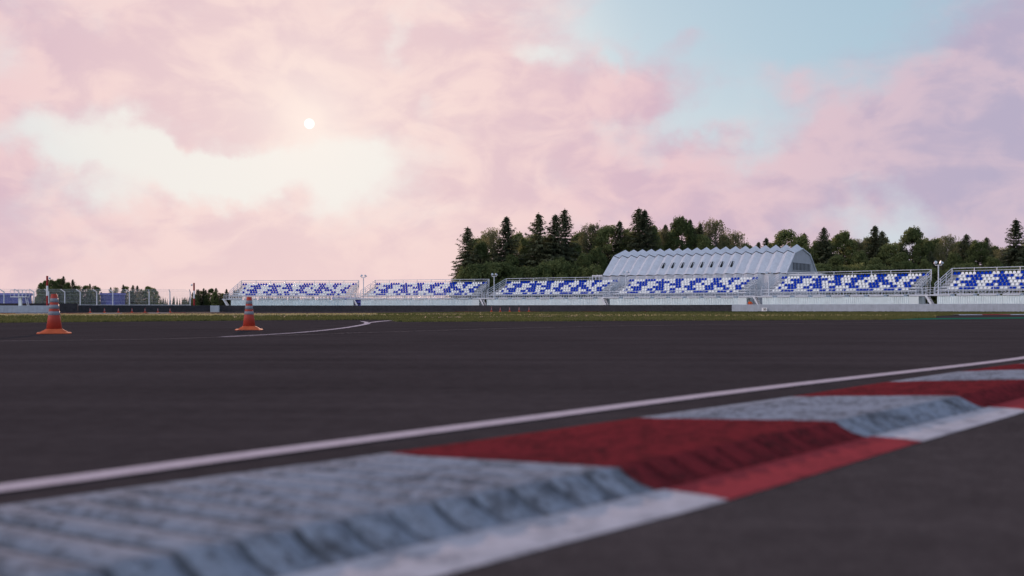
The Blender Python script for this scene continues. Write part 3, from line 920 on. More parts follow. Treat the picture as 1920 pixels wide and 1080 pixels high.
# ------------------------------------------------------------------ zigzag hall
A2 = Vector((0.819, -0.574)); M2 = Vector((-0.574, -0.819))
B0 = Vector((20.6, 186.2)); PITCH = 31.9 / 18
def bp(sidx, q, z):
    p = B0 + A2 * (PITCH * sidx) + M2 * q
    return (p.x, p.y, z)
hall = thing('zigzag_hall', 'long pale grey hall with folded zigzag roof and slotted gable', 'hall', (0, 0, 0))
def sect(k):                       # k in half pitches; returns (ridge z, knee q,z, eave q,z, foot q)
    fz = k / 37.0
    zr = 11.10 - 0.10 * fz
    if k % 2 == 0: return zr, (4.3, 9.83 - 0.05 * fz), (8.3, 6.2 - 0.12 * fz), 8.25
    dv = lerp(0.50, 0.78, fz)
    return zr - dv, (4.3 - 0.58, 9.83 - 0.05 * fz - 0.42), (8.3 - 0.72, 6.2 - 0.12 * fz - 0.10), 7.55
mbR = MB(); mbS = MB(); UW = {1: MB(), -1: MB()}; LW = {1: MB(), -1: MB()}
NK = 37
def quad(mbx, a, b, c, d): mbx.add([a, b, c, d], [(0, 1, 2, 3)])
for k in range(NK):
    for sg in (1, -1):
        s1 = sect(k); s2 = sect(k + 1); a = k / 2; b = (k + 1) / 2
        quad(mbR, bp(a, 0, s1[0]), bp(a, sg * s1[1][0], s1[1][1]), bp(b, sg * s2[1][0], s2[1][1]), bp(b, 0, s2[0]))
        quad(UW[sg], bp(a, sg * s1[1][0], s1[1][1]), bp(a, sg * s1[2][0], s1[2][1]), bp(b, sg * s2[2][0], s2[2][1]), bp(b, sg * s2[1][0], s2[1][1]))
        quad(LW[sg], bp(a, sg * (s1[2][0] - 0.06), s1[2][1]), bp(a, sg * (s1[3] - 0.06), -0.5), bp(b, sg * (s2[3] - 0.06), -0.5), bp(b, sg * (s2[2][0] - 0.06), s2[2][1]))
        if sg > 0:                # dark seam along the knee; eave shadow line drawn as a dark bar
            mbS.bar(bp(a, s1[1][0] + 0.01, s1[1][1] - 0.02), bp(b, s2[1][0] + 0.01, s2[1][1] - 0.02), 0.075, 5)
            mbS.bar(bp(a, s1[2][0] - 0.02, s1[2][1] - 0.03), bp(b, s2[2][0] - 0.02, s2[2][1] - 0.03), 0.08, 5)
mbR.build('roof', M['panel'], hall)
for sg in (1, -1):
    UW[sg].build('upper_wall', M['panel'], hall); LW[sg].build('lower_wall', M['panel'], hall)
mbS.build('seam_and_shade', M['seam_and_shade'], hall)
# gables
for kk, nm in ((NK, 'gable_wall'), (0, 'gable_wall')):
    s1 = sect(kk); e = kk / 2 + (-0.03 if kk else 0.03); mb = MB()
    q = s1
    pts = [(0, q[0] - 0.02), (q[1][0] - .03, q[1][1] - 0.02), (q[2][0] - 0.05, q[2][1]), (q[3] - 0.08, -0.5), (-q[3] + 0.08, -0.5), (-q[2][0] + 0.05, q[2][1]), (-q[1][0] + .03, q[1][1] - 0.02)]
    mb.add([bp(e, a, b) for a, b in pts], [tuple(range(7)) if kk == 0 else tuple(range(7))[::-1]])
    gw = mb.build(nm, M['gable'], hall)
    if kk:
        mb = MB(); e2 = e + 0.02
        mb.add([bp(e2, 4.5, 6.62), bp(e2, -3.9, 6.62), bp(e2, -3.9, 7.82), bp(e2, 4.5, 7.82)], [(0, 1, 2, 3)])
        lv = mb.build('louvre', M['dark'], hall)
        mb = MB(); nsl = 13
        for j in range(nsl + 1):
            q = 4.5 - 8.4 * j / nsl
            a = Vector(bp(e2 + 0.02, q, 6.58)); b = Vector(bp(e2 + 0.02, q, 7.86)); mb.bar(a, b, 0.07, 4)
        for z in (6.58, 7.86): mb.bar(bp(e2 + 0.02, 4.5, z), bp(e2 + 0.02, -3.9, z), 0.07, 4)
        sl = mb.build('louvre_slats', M['gable'], hall); sl.parent = lv
# rim beam along the gable edge
mb = MB(); s1 = sect(NK); e = NK / 2
pp = [bp(e + 0.02, s1[2][0], s1[2][1]), bp(e + 0.02, s1[1][0], s1[1][1]), bp(e + 0.02, 0, s1[0]), bp(e + 0.02, -s1[1][0], s1[1][1]), bp(e + 0.02, -s1[2][0], s1[2][1])]
for a, b in zip(pp, pp[1:]): mb.bar(a, b, 0.14, 6)
mb.build('gable_rim', M['panel'], hall)
# slit windows on the upper wall
for j in range(8):
    k0 = 2 * (6 + j)
    s1 = sect(k0); s2 = sect(k0 + 1)
    def wp(fu, fv, off, sa=None, sb=None, ka=None):
        sa = sa or s1; sb = sb or s2; ka = k0 if ka is None else ka
        qa = lerp(sa[1][0], sa[2][0], fv); za = lerp(sa[1][1], sa[2][1], fv)
        qb = lerp(sb[1][0], sb[2][0], fv); zb = lerp(sb[1][1], sb[2][1], fv)
        return Vector(bp(ka / 2 + 0.5 * fu, lerp(qa, qb, fu) + off, lerp(za, zb, fu) + off * 0.6))
    mb = MB()
    vs = [wp(0.16, 0.42, 0.02), wp(0.16, 0.68, 0.02), wp(0.44, 0.68, 0.02), wp(0.44, 0.42, 0.02)]
    vi = [wp(0.16, 0.42, -0.03), wp(0.16, 0.68, -0.03), wp(0.44, 0.68, -0.03), wp(0.44, 0.42, -0.03)]
    mb.add([tuple(v) for v in vs + vi], [(0, 1, 2, 3), (0, 4, 5, 1), (1, 5, 6, 2), (2, 6, 7, 3), (3, 7, 4, 0)])
    w = mb.build('window', M['dark'], hall)
    mb = MB()
    for a, b in zip(vs, vs[1:] + vs[:1]): mb.bar(a, b, 0.035, 4)
    f_ = mb.build('window_frame', M['seam_and_shade'], hall); f_.parent = w
    sp = sect(k0 - 1); mb = MB()
    vs = [wp(0.78, 0.42, 0.02, sp, s1, k0 - 1), wp(0.78, 0.68, 0.02, sp, s1, k0 - 1), wp(0.92, 0.68, 0.02, sp, s1, k0 - 1), wp(0.92, 0.42, 0.02, sp, s1, k0 - 1)]
    mb.add([tuple(v) for v in vs], [(0, 1, 2, 3)])
    mb.build('window', M['dark'], hall)

# steel frames at both ends of the hall
def porch(p0, p1, n, H, label, depth, r=0.10):
    root = thing('steel_frame', label, 'steel frame', (p0[0], p0[1], 0))
    p0 = Vector(p0); p1 = Vector(p1); d = (p1 - p0); nrm = Vector((-d.y, d.x)).normalized()
    if nrm.y < 0: nrm = -nrm
    for row in (0, 1):
        for i in range(n):
            q = d * (i / (n - 1)) + nrm * (depth * row); mb = MB(); mb.box(q.x - r, q.x + r, q.y - r, q.y + r, -0.4, H - 0.12)
            mb.build('post', M['steel'], root)
    mb = MB()
    for row in (0, 1):
        o = nrm * depth * row
        mb.bar((o.x, o.y, H), (d.x + o.x, d.y + o.y, H), 0.17, 4)
        mb.bar((o.x, o.y, 2.6), (d.x + o.x, d.y + o.y, 2.6), 0.07, 4)
    for i in (0, n - 1):
        q = d * (i / (n - 1)); e = q + nrm * depth
        mb.bar((q.x, q.y, H), (e.x, e.y, H), 0.15, 4)
    mb.build('beam', M['steel'], root)
porch(at(1110.8, 183.5), at(1130, 181.5), 4, 6.28, 'small steel post frame at the far left end of the zigzag hall', 2.2)
porch(at(1459, 162.5), at(1542, 158.8), 15, 5.75, 'wide steel post frame below the slotted gable, behind a grandstand', 2.0, 0.07)

# rubble heap behind the wall between two grandstands
x, y = at(1432, 152.5)
mb = MB()
for k in range(60):
    cx = random.uniform(-1.5, 1.5); cy = random.uniform(-0.6, 0.6); r = random.uniform(0.12, 0.3); cz = random.uniform(-0.2, 1.3 - 0.4 * abs(cx) / 1.5)
    mb.lathe([(r * 0.4, -r * 0.8), (r, -r * 0.2), (r * 0.85, r * 0.4), (r * 0.3, r * 0.75)], 6, (cx, cy, cz))
t = mb.build('rubble_heap', M['rubble']); t.location = (x, y, 0)
tag(t, 'heap of grey mossy rubble behind the wall, above the number board', 'rubble')

# ------------------------------------------------------------------ person in orange behind the wall
px_, pz_ = at(1406.5, 150.2)
person = thing('person', 'person in orange overalls standing behind the grey wall, dark hair', 'person', (px_, pz_, g(px_, pz_)), R(-38))
def skin(name, chains, mat, parent, sub=2):
    V = []; E = []; Rd = []; key = {}
    def vid(p, r):
        k = tuple(round(c, 4) for c in p)
        if k not in key: key[k] = len(V); V.append(p); Rd.append(r)
        return key[k]
    for ch in chains:
        ids = [vid(p, r) for p, r in ch]
        E += [(a, b) for a, b in zip(ids, ids[1:])]
    me = bpy.data.meshes.new(name); me.from_pydata(V, E, []); me.materials.append(mat)
    o = bpy.data.objects.new(name, me); COL.objects.link(o); o.parent = parent
    md = o.modifiers.new('skin', 'SKIN'); md.use_smooth_shade = True
    for i, sv in enumerate(me.skin_vertices[0].data):
        r = Rd[i]; sv.radius = r if isinstance(r, tuple) else (r, r); sv.use_root = (i == 0)
    s = o.modifiers.new('sub', 'SUBSURF'); s.levels = sub; s.render_levels = sub
    return o
pel = ((0.02, 0, 0.92), (0.15, 0.11)); che = ((-0.03, -0.02, 1.27), (0.17, 0.12)); nek = ((-0.08, -0.04, 1.45), (0.06, 0.06))
def arms(hand):
    out = []
    for s in (-1, 1):
        sh = ((s * 0.19 - 0.03, -0.02, 1.36), 0.07); el = ((s * 0.33, 0.02, 1.10), 0.052); wr = ((s * 0.24, -0.16, 0.93), 0.036)
        out.append([che, sh, el, wr])
        if hand:
            pm = ((s * 0.21, -0.22, 0.90), (0.04, 0.018)); out.append([wr, pm])
            for k in range(4):
                b = (s * 0.21 + (k - 1.5) * 0.019, -0.255, 0.885); out.append([pm, (b, 0.0095), ((b[0], b[1] - 0.03, b[2] - 0.015), 0.009), ((b[0], b[1] - 0.035, b[2] - 0.045 + 0.004 * k), 0.008)])
            out.append([pm, ((s * 0.21 - s * 0.045, -0.225, 0.90), 0.011), ((s * 0.21 - s * 0.06, -0.25, 0.885), 0.0095)])
    return out
def legs(rr):
    out = []
    for s in (-1, 1):
        out.append([pel, ((s * 0.10 + 0.02, 0, 0.84), 0.095 * rr), ((s * 0.13 + 0.02, -0.02, 0.48), 0.068 * rr), ((s * 0.14 + 0.02, 0.02, 0.09), 0.045 * rr)])
    return out
feet = [[((s * 0.14 + 0.02, 0.02, 0.09), 0.045), ((s * 0.14 + 0.02, -0.03, 0.045), (0.05, 0.04)), ((s * 0.15 + 0.02, -0.17, 0.035), (0.045, 0.03))] for s in (-1, 1)]
head = [[nek, ((-0.10, -0.05, 1.52), (0.075, 0.085)), ((-0.11, -0.06, 1.60), (0.082, 0.098)), ((-0.11, -0.05, 1.68), (0.07, 0.085))],
        [((-0.11, -0.06, 1.60), (0.082, 0.098)), ((-0.115, -0.165, 1.585), 0.015)]]
skin('body', [[pel, che, nek]] + head + arms(True) + legs(0.9) + feet, M['skin'], person)
cl = lambda p, k: (p[0], tuple(x * k for x in p[1])) if isinstance(p[1], tuple) else (p[0], p[1] * k)
ov = [[cl(pel, 1.18), cl(che, 1.2), ((-0.07, -0.035, 1.42), (0.10, 0.09))]]
for ch in arms(False): ov.append([cl(che, 1.2)] + [cl(q, 1.35) for q in ch[1:]])
for ch in legs(1.0): ov.append([cl(pel, 1.18)] + [cl(q, 1.25) for q in ch[1:]])
skin('overalls', ov, M['orange'], person)
mb = MB(); mb.lathe([(0.02, -0.10), (0.085, -0.06), (0.108, 0.02), (0.095, 0.085), (0.05, 0.12), (0.01, 0.13)], 14, (-0.112, -0.025, 1.65))
mb.build('hair', M['hair'], person, smooth_=True)

# ------------------------------------------------------------------ trees
def cards(mb, rnd, c, size, asp=1.0, up=0.0):
    """one leaf clump face: a bent four-cornered sliver with random orientation"""
    a = Vector((rnd.gauss(0, 1), rnd.gauss(0, 1), rnd.gauss(0, 1) * (1 - up))).normalized()
    b = a.cross(Vector((rnd.gauss(0, 1), rnd.gauss(0, 1), rnd.gauss(0, 1)))).normalized()
    a = a * size * rnd.uniform(0.6, 1.2); b = b * size * asp * rnd.uniform(0.5, 1.0)
    o = len(mb.v)
    mb.v += [tuple(c - a), tuple(c + b * 0.6 - a * 0.1), tuple(c + a), tuple(c - b * 0.6 + a * 0.15)]
    mb.face((o, o + 1, o + 2, o + 3))
def make_spruce(seed, H=20.0, RB=6.0, dens=1.0):
    rnd = random.Random(seed); tr = MB(); cr = MB()
    lean = rnd.uniform(-0.15, 0.15)
    for k in range(6):
        tr.bar((lean * k / 6, 0, H * k / 6.2 - (0.4 if k == 0 else 0)), (lean * (k + 1) / 6, 0, H * (k + 1) / 6.2), 0.26 * (1 - k / 6.4), 7, 0.26 * (1 - (k + 1) / 6.4))
    z = 0.06 * H
    while z < H * 0.985:
        f = z / H
        rad = min(RB * ((1 - f) ** 0.92), RB * 0.50 + 0.5 * math.sin(9 * f)) * (0.6 + 0.4 * smooth(0.0, 0.15, f)) + 0.10
        nb_ = max(5, int((7 + 8 * (1 - f)) * dens))
        a0 = rnd.uniform(0, 6.28)
        for b in range(nb_):
            an = a0 + 6.283 * b / nb_ + rnd.uniform(-0.3, 0.3)
            L = rad * rnd.choice((0.45, 0.6, 0.75, 0.9, 1.0, 1.15)) * rnd.uniform(0.85, 1.1)
            droop = lerp(0.38, -0.5, smooth(0.55, 1.0, f)) + rnd.uniform(-0.1, 0.15)
            n = max(3, int(L / 0.26))
            dx = math.cos(an); dy = math.sin(an)
            if L > 0.8: tr.bar((0, 0, z), (dx * L * 0.8, dy * L * 0.8, z - droop * L * 0.65), 0.035, 3, 0.012)
            for k in range(n):
                t = (k + rnd.uniform(0.3, 1.0)) / n
                bx = dx * L * t; by = dy * L * t; bz = z - droop * L * (t ** 1.2) + 0.16 * L * t * t * t
                for m_ in range(3):
                    sw = 0.42 * (1 - 0.65 * t) * L * rnd.uniform(-0.5, 0.5)
                    c = Vector((bx - dy * sw, by + dx * sw, bz - rnd.uniform(0.0, 0.28)))
                    a = Vector((dx + rnd.uniform(-0.6, 0.6), dy + rnd.uniform(-0.6, 0.6), rnd.uniform(-0.75, 0.05))).normalized() * rnd.uniform(0.26, 0.5)
                    b_ = a.cross(Vector((rnd.uniform(-0.4, 0.4), rnd.uniform(-0.4, 0.4), 1))).normalized() * rnd.uniform(0.09, 0.2)
                    o = len(cr.v)
                    cr.v += [tuple(c - a * 0.5 - b_), tuple(c - a * 0.5 + b_), tuple(c + a + b_ * 0.3 + Vector((0, 0, -0.05))), tuple(c + a - b_ * 0.3)]
                    cr.face((o, o + 1, o + 2, o + 3))
        z += rnd.uniform(0.36, 0.60) * (1.0 if f < 0.8 else 0.7)
    for k in range(26):
        c = Vector((rnd.gauss(0, 0.06), rnd.gauss(0, 0.06), H * rnd.uniform(0.965, 1.0)))
        cards(cr, rnd, c, 0.16, 0.5)
    return tr, cr
def make_broad(seed, H=16.0, W=4.2, ncl=80, leaves=110, airy=False):
    rnd = random.Random(seed); tr = MB(); cr = MB()
    zb = H * 0.06
    tr.bar((0, 0, -0.4), (0.1, 0, H * 0.3), 0.30, 8, 0.22); tr.bar((0.1, 0, H * 0.3), (0.2, 0.1, H * 0.86), 0.22, 7, 0.04)
    cl = []
    lobes = [(rnd.uniform(0, 6.28), rnd.uniform(0.25, 0.9), rnd.uniform(0.75, 1.2)) for _ in range(7)]
    for i in range(ncl):
        f = rnd.random() ** 0.95
        f = min(0.98, f)
        prof = (math.sin(math.pi * min(1, 0.2 + 0.78 * f)) ** 0.65) * (1.0 if f < 0.55 else lerp(1.0, 0.78, (f - 0.55) / 0.45))
        an = rnd.uniform(0, 6.283)
        k = 1.0
        for la, lf, lk in lobes:
            k += 0.35 * (lk - 1) * max(0, math.cos(an - la)) * math.exp(-((f - lf) / 0.25) ** 2) * 4
        k = max(0.8, min(1.25, k))
        rr = W * prof * k * math.sqrt(rnd.uniform(0.2, 1.0))
        c = Vector((rr * math.cos(an), rr * math.sin(an), zb + (H - zb) * f * rnd.uniform(0.96, 1.02)))
        cl.append(c)
        if rnd.random() < 0.6:
            zs = max(H * 0.12, c.z - rr * rnd.uniform(0.7, 1.1))
            tr.bar((0.12, 0.03, zs), tuple(c), 0.07, 4, 0.015)
    for c in cl:
        if airy:
            for j in range(9):
                s = c + Vector((rnd.gauss(0, 0.6), rnd.gauss(0, 0.6), rnd.gauss(0, 0.35)))
                ln = rnd.uniform(0.5, 1.8); dx = rnd.uniform(-0.25, 0.25); dy = rnd.uniform(-0.25, 0.25)
                for m_ in range(int(leaves / 9)):
                    t = rnd.random()
                    cards(cr, rnd, s + Vector((dx * t + rnd.gauss(0, 0.12), dy * t + rnd.gauss(0, 0.12), -ln * t)), 0.17, 0.8)
        else:
            r = rnd.uniform(0.65, 1.15)
            for j in range(leaves):
                d = Vector((rnd.gauss(0, 1), rnd.gauss(0, 1), rnd.gauss(0, 0.75))).normalized() * r * (rnd.random() ** 0.4)
                cards(cr, rnd, c + d, 0.26, 0.9)
    return tr, cr
TP = {}
def proto_tree(key, builder, name, cat, mats):
    tr, cr = builder
    root = thing(name, 'x', cat, (0, 0, 0))
    a = tr.build('trunk', mats[0], root); b = cr.build('crown', mats[1], root)
    TP[key] = dict(root=root, kids=[(a, []), (b, [])], used=False)
proto_tree('S0', make_spruce(1, 20, 9.2), 'spruce_tree', 'tree', (M['bark'], M['needle']))
proto_tree('S1', make_spruce(2, 20, 8.2), 'spruce_tree', 'tree', (M['bark'], M['needle']))
proto_tree('S2', make_spruce(3, 20, 9.8), 'spruce_tree', 'tree', (M['bark'], M['needle']))
proto_tree('D0', make_broad(11, 16, 4.4, 150, 85), 'broadleaf_tree', 'tree', (M['bark'], M['leaf']))
proto_tree('D1', make_broad(12, 16, 4.8, 160, 85), 'broadleaf_tree', 'tree', (M['bark'], M['leaf']))
proto_tree('D2', make_broad(13, 16, 3.9, 140, 85), 'broadleaf_tree', 'tree', (M['bark'], M['leaf']))
proto_tree('W0', make_broad(21, 17, 4.2, 130, 110, True), 'birch_tree', 'tree', (M['birch_bark'], M['birch']))
proto_tree('W1', make_broad(22, 17, 4.8, 140, 110, True), 'birch_tree', 'tree', (M['birch_bark'], M['birch']))
proto_tree('B0', make_broad(31, 7, 3.4, 55, 110), 'leafy_bush', 'bush', (M['bark'], M['leaf']))
proto_tree('B1', make_broad(32, 7, 3.8, 55, 110), 'leafy_bush', 'bush', (M['bark'], M['leaf']))
TH = {'S': 20.0, 'D': 16.3, 'W': 17.2, 'B': 7.1}
trnd = random.Random(5)
def tree(key, px, Z, ytop, label, group, wide=1.0):
    x, y = at(px, Z); gz = g(x, y) - 0.05
    h = (HOR - ytop) / F * Z + CAMH - gz
    s = h / TH[key[0]]
    P = TP[key]; sc = (s * wide, s * wide, s); rz = trnd.uniform(0, 6.28)
    if not P['used']:
        P['used'] = True; r = P['root']; r.location = (x, y, gz); r.rotation_euler = (0, 0, rz); r.scale = sc; r['label'] = label
    else:
        r = dup(P['root'], P['kids'], (x, y, gz), rz, sc, label)
    r['group'] = group
# main wood: (kind, px, Z, ytop, wide)
MAIN = [
    ('S0', 877, 226, 424, .95), ('S1', 950, 228, 405, 1.0), ('S0', 1010, 226, 398, .95), ('S1', 1041, 226, 401, 1.0), ('S0', 1059, 230, 390, .85),
    ('S1', 1162, 232, 413, .9), ('S0', 1198, 230, 388, .95), ('S1', 1209, 227, 392, 1.0), ('S1', 1248, 240, 420, .8), ('S1', 1294, 238, 410, .8),
    ('S1', 1313, 238, 417, .8), ('S1', 1437, 236, 445, .9), ('S2', 1422, 236, 453, .8), ('S1', 1545, 215, 425, .95), ('S0', 1552, 205, 452, .9),
    ('S1', 1641, 214, 422, 1.0), ('S1', 1654, 216, 432, 1.0), ('S1', 1812, 200, 438, 1.1), ('S1', 1850, 204, 444, 1.0), ('S0', 1905, 196, 409, .95),
    ('S2', 1745, 196, 470, .8), ('S1', 1508, 222, 436, .9),
    ('W0', 924, 222, 424, 1.0), ('D2', 900, 219, 452, .9), ('D0', 985, 221, 446, .8), ('D1', 1030, 218, 462, .9), ('D2', 1078, 224, 452, .8),
    ('W1', 1107, 228, 413, 1.0), ('D0', 1140, 224, 422, .95), ('D2', 1175, 222, 438, .8), ('D1', 1222, 222, 424, .7), ('W0', 1243, 228, 426, .8),
    ('D1', 1277, 226, 408, .85), ('W1', 1340, 228, 405, 1.05), ('W0', 1378, 226, 430, .9), ('D2', 1400, 232, 455, .8), ('D0', 1318, 222, 440, .8),
    ('D0', 1473, 222, 430, .95), ('D2', 1500, 218, 440, .95), ('D1', 1450, 224, 456, .9), ('D2', 1580, 208, 433, 1.0), ('W0', 1612, 208, 446, 1.0),
    ('D0', 1668, 202, 456, 1.1), ('D1', 1711, 206, 427, .9), ('W1', 1775, 204, 435, .9), ('D1', 1740, 208, 452, .8), ('D0', 1833, 194, 450, .9),
    ('W0', 1880, 194, 462, 1.0), ('D2', 1612, 198, 470, 1.0), ('D1', 1690, 196, 474, 1.0), ('D0', 1570, 200, 478, 1.0), ('D2', 1790, 190, 474, 1.0), ('D1', 1925, 190, 466, .9),
    ('D0', 1860, 186, 482, 1.0), ('D1', 960, 214, 478, .9), ('W1', 880, 216, 480, .8), ('D2', 1050, 212, 482, 1.0), ('D0', 1095, 210, 474, .9),
    ('D1', 1530, 206, 470, .8), ('D1', 1640, 190, 484, 1.0), ('D2', 1735, 188, 486, 1.0), ('D2', 1118, 214, 462, .9), ('D1', 1930, 210, 446, .8),
    ('D1', 892, 234, 448, .9), ('D0', 912, 236, 440, .9), ('D2', 968, 236, 436, .9), ('W0', 978, 234, 440, .8), ('D1', 1000, 238, 440, 1.0), ('D0', 1028, 236, 440, .9),
    ('D2', 1085, 240, 434, .9), ('D1', 1125, 240, 432, .9), ('D0', 1180, 240, 430, .9), ('D2', 1235, 240, 432, .8), ('D0', 1260, 238, 430, .8), ('D1', 1305, 240, 428, .9),
    ('D2', 1360, 238, 440, .9), ('D1', 1535, 226, 452, .9), ('D0', 1560, 224, 446, .9), ('D2', 1598, 222, 448, .9), ('D1', 1630, 220, 446, .9), ('D0', 1655, 220, 446, .9),
    ('W1', 1685, 218, 448, .8), ('D2', 1730, 220, 446, .9), ('D1', 1755, 216, 448, .9), ('D0', 1798, 216, 452, .9), ('D2', 1820, 212, 456, .9), ('D1', 1862, 212, 462, .9), ('D0', 1895, 210, 462, .9),
    ('D2', 1910, 204, 470, 1.0),
]
KIND = {'S': ('spruce', 'tall dark spruce'), 'D': ('leafy tree', 'rounded dark green leafy tree'), 'W': ('birch', 'airy drooping birch')}
def side_words(px):
    if px < 1125: return 'in the wood left of the zigzag hall'
    if px < 1530: return 'in the wood behind the zigzag hall'
    return 'in the wood right of the zigzag hall'
cnt = {}
for key, px, Z, yt, wd in sorted(MAIN, key=lambda t: t[1]):
    sw = side_words(px); Z -= 10 if key[0] == 'S' and yt < 426 else 0; k = (key[0], sw); cnt[k] = cnt.get(k, 0) + 1
    tree(key, px, Z, yt, '%s %s from the left %s' % (ORD[cnt[k]], {'S': 'dark spruce', 'D': 'leafy tree', 'W': 'airy birch'}[key[0]], sw), 'trees of the wood behind the grandstands', wd)
# bushes along the foot of the wood
bx = [872, 892, 915, 938, 962, 988, 1012, 1036, 1062, 1088, 1112] + [1535, 1560, 1585, 1612, 1640, 1668, 1696, 1724, 1752, 1782, 1812, 1842, 1872, 1902, 1930]
nl = 0; nr_ = 0
for i, px in enumerate(bx):
    Z = 208 if px < 1200 else 186 - (px - 1535) * 0.02
    yt = trnd.uniform(495, 512) if px > 860 else 517
    if px < 1200: nl += 1; lab = '%s low bush from the left along the wood left of the hall' % ORD[nl]
    else: nr_ += 1; lab = '%s low bush from the left along the wood right of the hall' % ORD[nr_]
    tree('B%d' % (i % 2), px, Z + trnd.uniform(-2, 2), yt, lab, 'bushes at the foot of the wood', 1.0)
# left clumps
LEFT = [('D0', 78, 530, .9), ('D1', 86, 526.5, .9), ('S1', 91, 524, .8), ('D2', 98, 524, 1.0), ('D0', 107, 526, 1.0), ('D1', 112, 523, 1.0), ('S1', 119, 517.3, .9), ('D2', 126, 529, 1.0),
        ('S1', 127, 531, 1.1), ('S0', 136.5, 523, .8), ('D0', 142, 535, 1.0), ('D0', 80, 541, 1.1), ('D1', 95, 540, 1.1), ('D2', 112, 541, 1.1), ('D0', 128, 541, 1.1), ('D1', 145, 543, 1.1), ('W0', 148, 534, .8)]
LEFT2 = [('D0', 161, 535, 1.0), ('S1', 168.5, 531.5, .8), ('W1', 177, 533.5, .8), ('D1', 182, 538, 1.0), ('D2', 168, 543, 1.1), ('D1', 181, 549, .8)]
LEFT3 = [('S1', 207.5, 538, .8), ('W0', 217, 537.5, .9), ('S1', 231, 533, .8), ('D0', 236, 536.5, .9), ('S1', 249.3, 534, 1.0), ('S1', 257.5, 535, 1.0), ('W1', 264, 540, .8),
         ('D1', 278, 537, 1.2), ('D2', 288, 540, 1.1), ('D0', 272, 544, 1.0), ('D2', 246, 545, 1.0), ('D0', 294, 546, .7)]
LEFT4 = [('S0', 361, 548, .8), ('S1', 369.5, 542, .9), ('S1', 372.5, 542, .8), ('D0', 377.5, 545, .9), ('S1', 382, 540, 1.0), ('S0', 386, 542.5, .9), ('D1', 396, 541, 1.0), ('S1', 405, 539.5, 1.1), ('D2', 403, 546, .9),
         ('W0', 412, 548, .9), ('S1', 424.5, 541.5, 1.0), ('S1', 428, 547.5, .9), ('D1', 418, 550, 1.0), ('S0', 439, 543, .9), ('D0', 446, 543, .9), ('S1', 433, 553, .9), ('D1', 366, 552, .9), ('D2', 389, 552, 1.0)]
for lst, where, Z in ((LEFT, 'in the tree clump around the taller striped pole', 330), (LEFT2, 'in the small clump left of the fenced shed', 335),
                      (LEFT3, 'in the clump right of the fenced shed', 360), (LEFT4, 'in the row left of the leftmost grandstand', 300)):
    cnt = {}
    for j, (key, px, yt, wd) in enumerate(sorted(lst, key=lambda t: t[1])):
        cnt[key[0]] = cnt.get(key[0], 0) + 1
        Zz = Z + (hash((px, yt)) % 7) * 1.5 - (8 if yt > 538 and lst is not LEFT4 else 0)
        tree(key, px, Zz, yt, '%s %s from the left %s' % (ORD[cnt[key[0]]], KIND[key[0]][0], where), 'distant trees on the left', wd)

# far-off wood on the horizon (one mass)
rnd = random.Random(77); mb = MB()
for i in range(900):
    px = rnd.uniform(-60, 900); Z = rnd.uniform(680, 760); x, y = at(px, Z)
    h = (HOR - ((553.5 if 430 < px < 640 else 556.5) + rnd.uniform(-2.5, 7))) / F * Z
    rad = h * rnd.uniform(0.10, 0.2)
    nlev = 9
    for lv in range(nlev):
        z0 = h * (0.05 + 0.9 * lv / nlev); rr = rad * (1 - lv / nlev) ** 0.8 * rnd.uniform(0.8, 1.2)
        for b in range(7):
            an = rnd.uniform(0, 6.28); o = len(mb.v)
            dx, dy = math.cos(an), math.sin(an)
            mb.v += [(x - dy * rr * 0.5, y + dx * rr * 0.5, z0 + h * 0.13), (x + dy * rr * 0.5, y - dx * rr * 0.5, z0 + h * 0.13), (x + dx * rr * 1.1, y + dy * rr * 1.1, z0 - h * 0.03)]
            mb.face((o, o + 1, o + 2))
    mb.bar((x, y, -1), (x, y, h), 0.25, 4, 0.03)
o = mb.build('distant_forest', M['needle']); o['kind'] = 'stuff'

# ------------------------------------------------------------------ world: dusk sky with pink cloud
SUN_AZ = math.atan2(580 - 960, F); SUN_EL = math.atan((HOR - 232) / F * math.cos(SUN_AZ))
sun_dir = Vector((math.sin(SUN_AZ) * math.cos(SUN_EL), math.cos(SUN_AZ) * math.cos(SUN_EL), math.sin(SUN_EL)))
W = bpy.data.worlds.new('World'); S.world = W; W.use_nodes = True
T = NT(W.node_tree); bg = W.node_tree.nodes['Background']
dirv = T.n('ShaderNodeTexCoord').outputs['Generated']
dirv = T.vm('NORMALIZE', dirv)
sky = T.n('ShaderNodeTexSky', sky_type='NISHITA')
sky.sun_disc = False; sky.sun_elevation = SUN_EL; sky.sun_rotation = SUN_AZ
sky.air_density = 1.0; sky.dust_density = 1.2; sky.ozone_density = 1.0
DEG = 180 / math.pi
FILL_L = (3.0, 2.55, 2.6); FILL_M = (0.64, 0.78, 1.00); FILL_R = (0.60, 0.77, 1.02); ZEN = (0.26, 0.33, 0.46)
def azel(v):
    sep = T.n('ShaderNodeSeparateXYZ'); T.put(sep.inputs[0], v)
    az = T.m('MULTIPLY', T.m('ARCTAN2', sep.outputs[0], sep.outputs[1]), DEG)
    el = T.m('MULTIPLY', T.m('ARCSINE', sep.outputs[2]), DEG)
    return az, el
